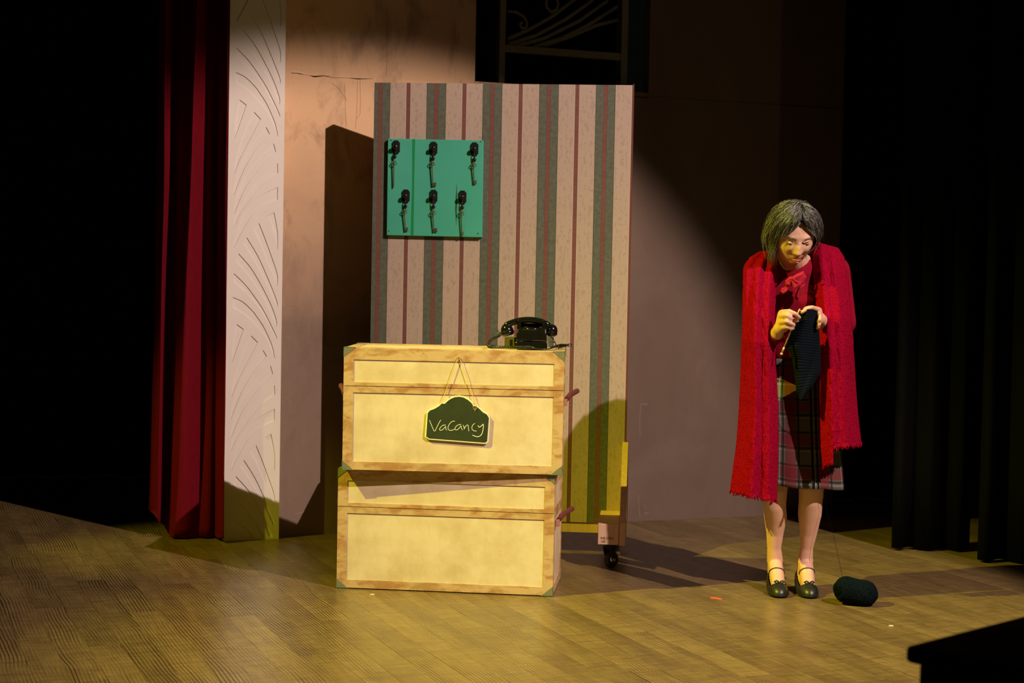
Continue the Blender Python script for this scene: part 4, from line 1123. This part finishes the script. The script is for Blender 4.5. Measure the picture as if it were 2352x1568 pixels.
# ---- pumps: upper shell, sole, heel, strap, bow
bvh = BVHTree.FromPolygons([v_.co[:] for v_ in body_o.data.vertices], [p_.vertices[:] for p_ in body_o.data.polygons])
for (A, H_, B_, T_), sx in zip(FT, (0, 1)):
    hx, hy = H_.x, H_.y+.012; tx, ty = T_.x, T_.y-.030
    ax = V((tx-hx, ty-hy, 0)); Ls = ax.length; ax.normalize(); sd = V((-ax.y, ax.x, 0))
    def width(t): return .026+.012*math.sin(math.pi*min(1, t*1.0))**.6*(1 if t < .62 else 1) if t < .62 else .0385*math.sqrt(max(0, 1-((t-.62)/.38)**2.3))+.0015
    def solez(t): return .006+.040*(1-min(1, t/.62))**1.6 if t < .62 else .006+.002*(t-.62)
    def rim(t): return .060-.040*min(1, t/.35) if t < .35 else .020+.0*t
    def top(t): return .052*math.sqrt(max(0, 1-((t-.55)/.47)**2))*1.0 if t > .55 else .06
    def up_pt(s_, t):                      # s_ 0..1 from one sole edge, over, to the other
        w_ = width(t); z0 = solez(t); th = math.pi*s_
        c = V((hx, hy, 0))+ax*(t*Ls)
        if t > .66: hh = min(.046, .050*math.sqrt(max(.02, 1-((t-.60)/.405)**2)))
        else: hh = .046
        return c+sd*(math.cos(th)*w_)+V((0, 0, z0+hh*math.sin(th)**.8))
    sh = MB(); NS, NTt = 28, 40; idx = {}
    for j in range(NTt+1):
        t = j/NTt
        for i in range(NS+1):
            idx[i, j] = len(sh.v); sh.v.append(WL(up_pt(i/NS, t)))
    for j in range(NTt):
        t = (j+.5)/NTt
        for i in range(NS):
            s_ = (i+.5)/NS; hgt = math.sin(math.pi*s_)
            open_ = t < .70 and hgt > (.88 if t < .08 else .62-.1*min(1, t*2))
            # rounded throat over the toes
            if .66 < t < .76 and abs(s_-.5) < .30*math.sqrt(max(0, 1-((t-.66)/.10)**2)): open_ = True
            if not open_: sh.f.append((idx[i, j], idx[i+1, j], idx[i+1, j+1], idx[i, j+1]))
    sh.f.append(tuple(idx[i, NTt] for i in range(NS+1)))
    # back of the heel counter
    bk = [idx[i, 0] for i in range(NS+1)]
    sh.f.append(tuple(bk[:8]+bk[-8:][::1]))
    shoe = sh.build('shoe', M['shoe'], wom, smooth=True, solid=.0022)
    so = MB()
    so.grid(lambda a, b: WL(V((hx, hy, 0))+ax*(b*Ls)+sd*((a*2-1)*(width(b)+.001))+V((0, 0, solez(b)+.001))), 8, 30)
    so.build('sole', M['shoe'], shoe, smooth=True, solid=.004)
    hp0 = V((hx, hy, 0))+ax*.024
    MB().tube([WL(hp0+V((0, 0, .001))), WL(hp0+V((0, 0, .012))), WL(hp0+V((0, 0, .046)))], [.015, .0155, .023], 14).build('heel', M['shoe'], shoe)
    I = A.lerp(B_, .30)+V((0, -.004, .012))
    st = []
    for k in range(17):
        th = math.pi*k/16; q = WL(I+sd*(-math.cos(th)*.045)+V((0, -.040*math.sin(th)-.006, -.030+.050*math.sin(th))))
        lo_, no_, _, _ = bvh.find_nearest(q); st.append(lo_+no_*.0016)
    MB().tube(st, .0020, 8).build('strap', M['shoe'], shoe, smooth=True)
    bp = WL(up_pt(.5, .775))+V((0, -.002, .003)); bb = MB()
    for s in (-1, 1):
        bb.tube([bp, bp+V((s*.006, 0, .005)), bp+V((s*.013, 0, .007)), bp+V((s*.020, .002, .003)), bp+V((s*.012, .0, -.002)), bp], [.0018, .0034, .0036, .0032, .0030, .0015], 8)
        bb.tube([bp, bp+V((s*.009, -.008, -.006))], .0012, 6)
    bb.ball(bp, .0035, 8, 6); bb.build('shoe_bow', M['shoe'], shoe, smooth=True)

# ================================================================ KNITTING, NEEDLES, YARN
kl = [(1838, 717), (1830, 738), (1816, 765), (1807, 796), (1820, 822), (1826, 860), (1829, 895), (1838, 917)]
kr = [(1876, 713), (1880, 740), (1882, 770), (1884, 800), (1884.5, 830), (1884, 855), (1868, 884), (1840, 918)]
kyd = [6.205, 6.215, 6.225, 6.235, 6.245, 6.255, 6.26, 6.265]
def knit_pt(a, b):
    t = b*7; i = min(int(t), 6); f = t-i; f_ = f
    l = V(kl[i]).lerp(V(kl[i+1]), f_); r_ = V(kr[i]).lerp(V(kr[i+1]), f_); y = kyd[i]*(1-f)+kyd[i+1]*f
    uv_ = l.lerp(r_, a)
    rib = .0009*math.sin(b*2*math.pi*34+.6*math.sin(a*5))
    uv_.y -= 5*math.sin(math.pi*a)*max(0, 1-b*6)
    return P(uv_.x, uv_.y, y-.016*math.sin(math.pi*(a*1.2)) - rib + .006*math.sin(a*9+b*5) + .030*max(0, .35-a)*b)
kn_o = MB().grid(knit_pt, 30, 240).build('knitting', M['navy'], smooth=True, solid=.004)
tag(kn_o, 'dark navy ribbed knitting hanging from the hands over the skirt', 'knitting')
n1 = tag(MB().tube([P(1837.5, 708, 6.190), P(1835.5, 712, 6.190), P(1796, 810, 6.215)], [.0008, .0027, .0027], 10).ball(P(1795, 812.5, 6.216), .0058, 12, 8).tube([P(1801, 797, 6.212), P(1797, 808, 6.215)], [.0036, .0042], 10).build('knitting_needle', M['needle'], smooth=True),
         'knitting needle slanting down left from the pinching hand to its knob', 'knitting needle', 'knitting needles')
n2 = tag(MB().tube([P(1835, 710.5, 6.196), P(1839, 713.5, 6.198), P(1884, 724, 6.27), P(1930, 735, 6.36)], [.0007, .0024, .0026, .0026], 10).build('knitting_needle', M['needle'], smooth=True),
         'knitting needle lying along the top of the knitting, tip between the hands', 'knitting needle', 'knitting needles')
yc = P(1965, 1361, 6.30); yc.z = .0515
YR = Matrix.Rotation(R(10), 3, 'Y') @ Matrix.Rotation(R(-8), 3, 'Z')
yb = thing('yarn_ball', 'dark oval ball of wool on the floor right of the black pumps', 'yarn', (yc.x, yc.y, yc.z))
def ysurf(d, k=1):
    q = 1+1.1*d.x*d.x*max(0, 1-d.x*d.x)
    return YR @ V((d.x*.085*k, d.y*.050*k*q, d.z*.0475*k*q))
MB().grid(lambda a, b: ysurf(V((math.cos(math.pi*b), math.sin(math.pi*b)*math.cos(2*math.pi*a), math.sin(math.pi*b)*math.sin(2*math.pi*a))), .955), 40, 24, close_u=True).build('core', M['yarn'], yb, smooth=True)
ry = random.Random(4); st_ = MB()
for k in range(190):
    ax_ = V((1, ry.uniform(-.55, .55), ry.uniform(-.55, .55))).normalized() if ry.random() < .8 else V((ry.uniform(-.4, .4), 1, ry.uniform(-.5, .5))).normalized()
    off = ry.uniform(-.88, .88); r_ = math.sqrt(1-off*off); a = ax_.orthogonal().normalized(); b = ax_.cross(a); p0 = ry.uniform(0, 6)
    st_.tube([ysurf(ax_*off + (a*math.cos(p0+t*.42)+b*math.sin(p0+t*.42))*r_, 1.0+.012*math.sin(t)) for t in range(15)], .0013, 5)
st_.build('wound_strands', M['yarn'], yb, smooth=True)
ys = [P(1936, 1331, 6.30), P(1932, 1310, 6.33), P(1922, 1262, 6.40), P(1910, 1210, 6.44), P(1896, 1160, 6.46), P(1889, 1120, 6.42), P(1885, 1000, 6.34), P(1882, 880, 6.27), P(1880, 800, 6.255), P(1879, 740, 6.235)]
tag(MB().tube(ys, .0007, 6).build('yarn_strand', M['navy'], smooth=True), 'thin dark strand of yarn running from the wool ball up to the knitting', 'yarn strand')
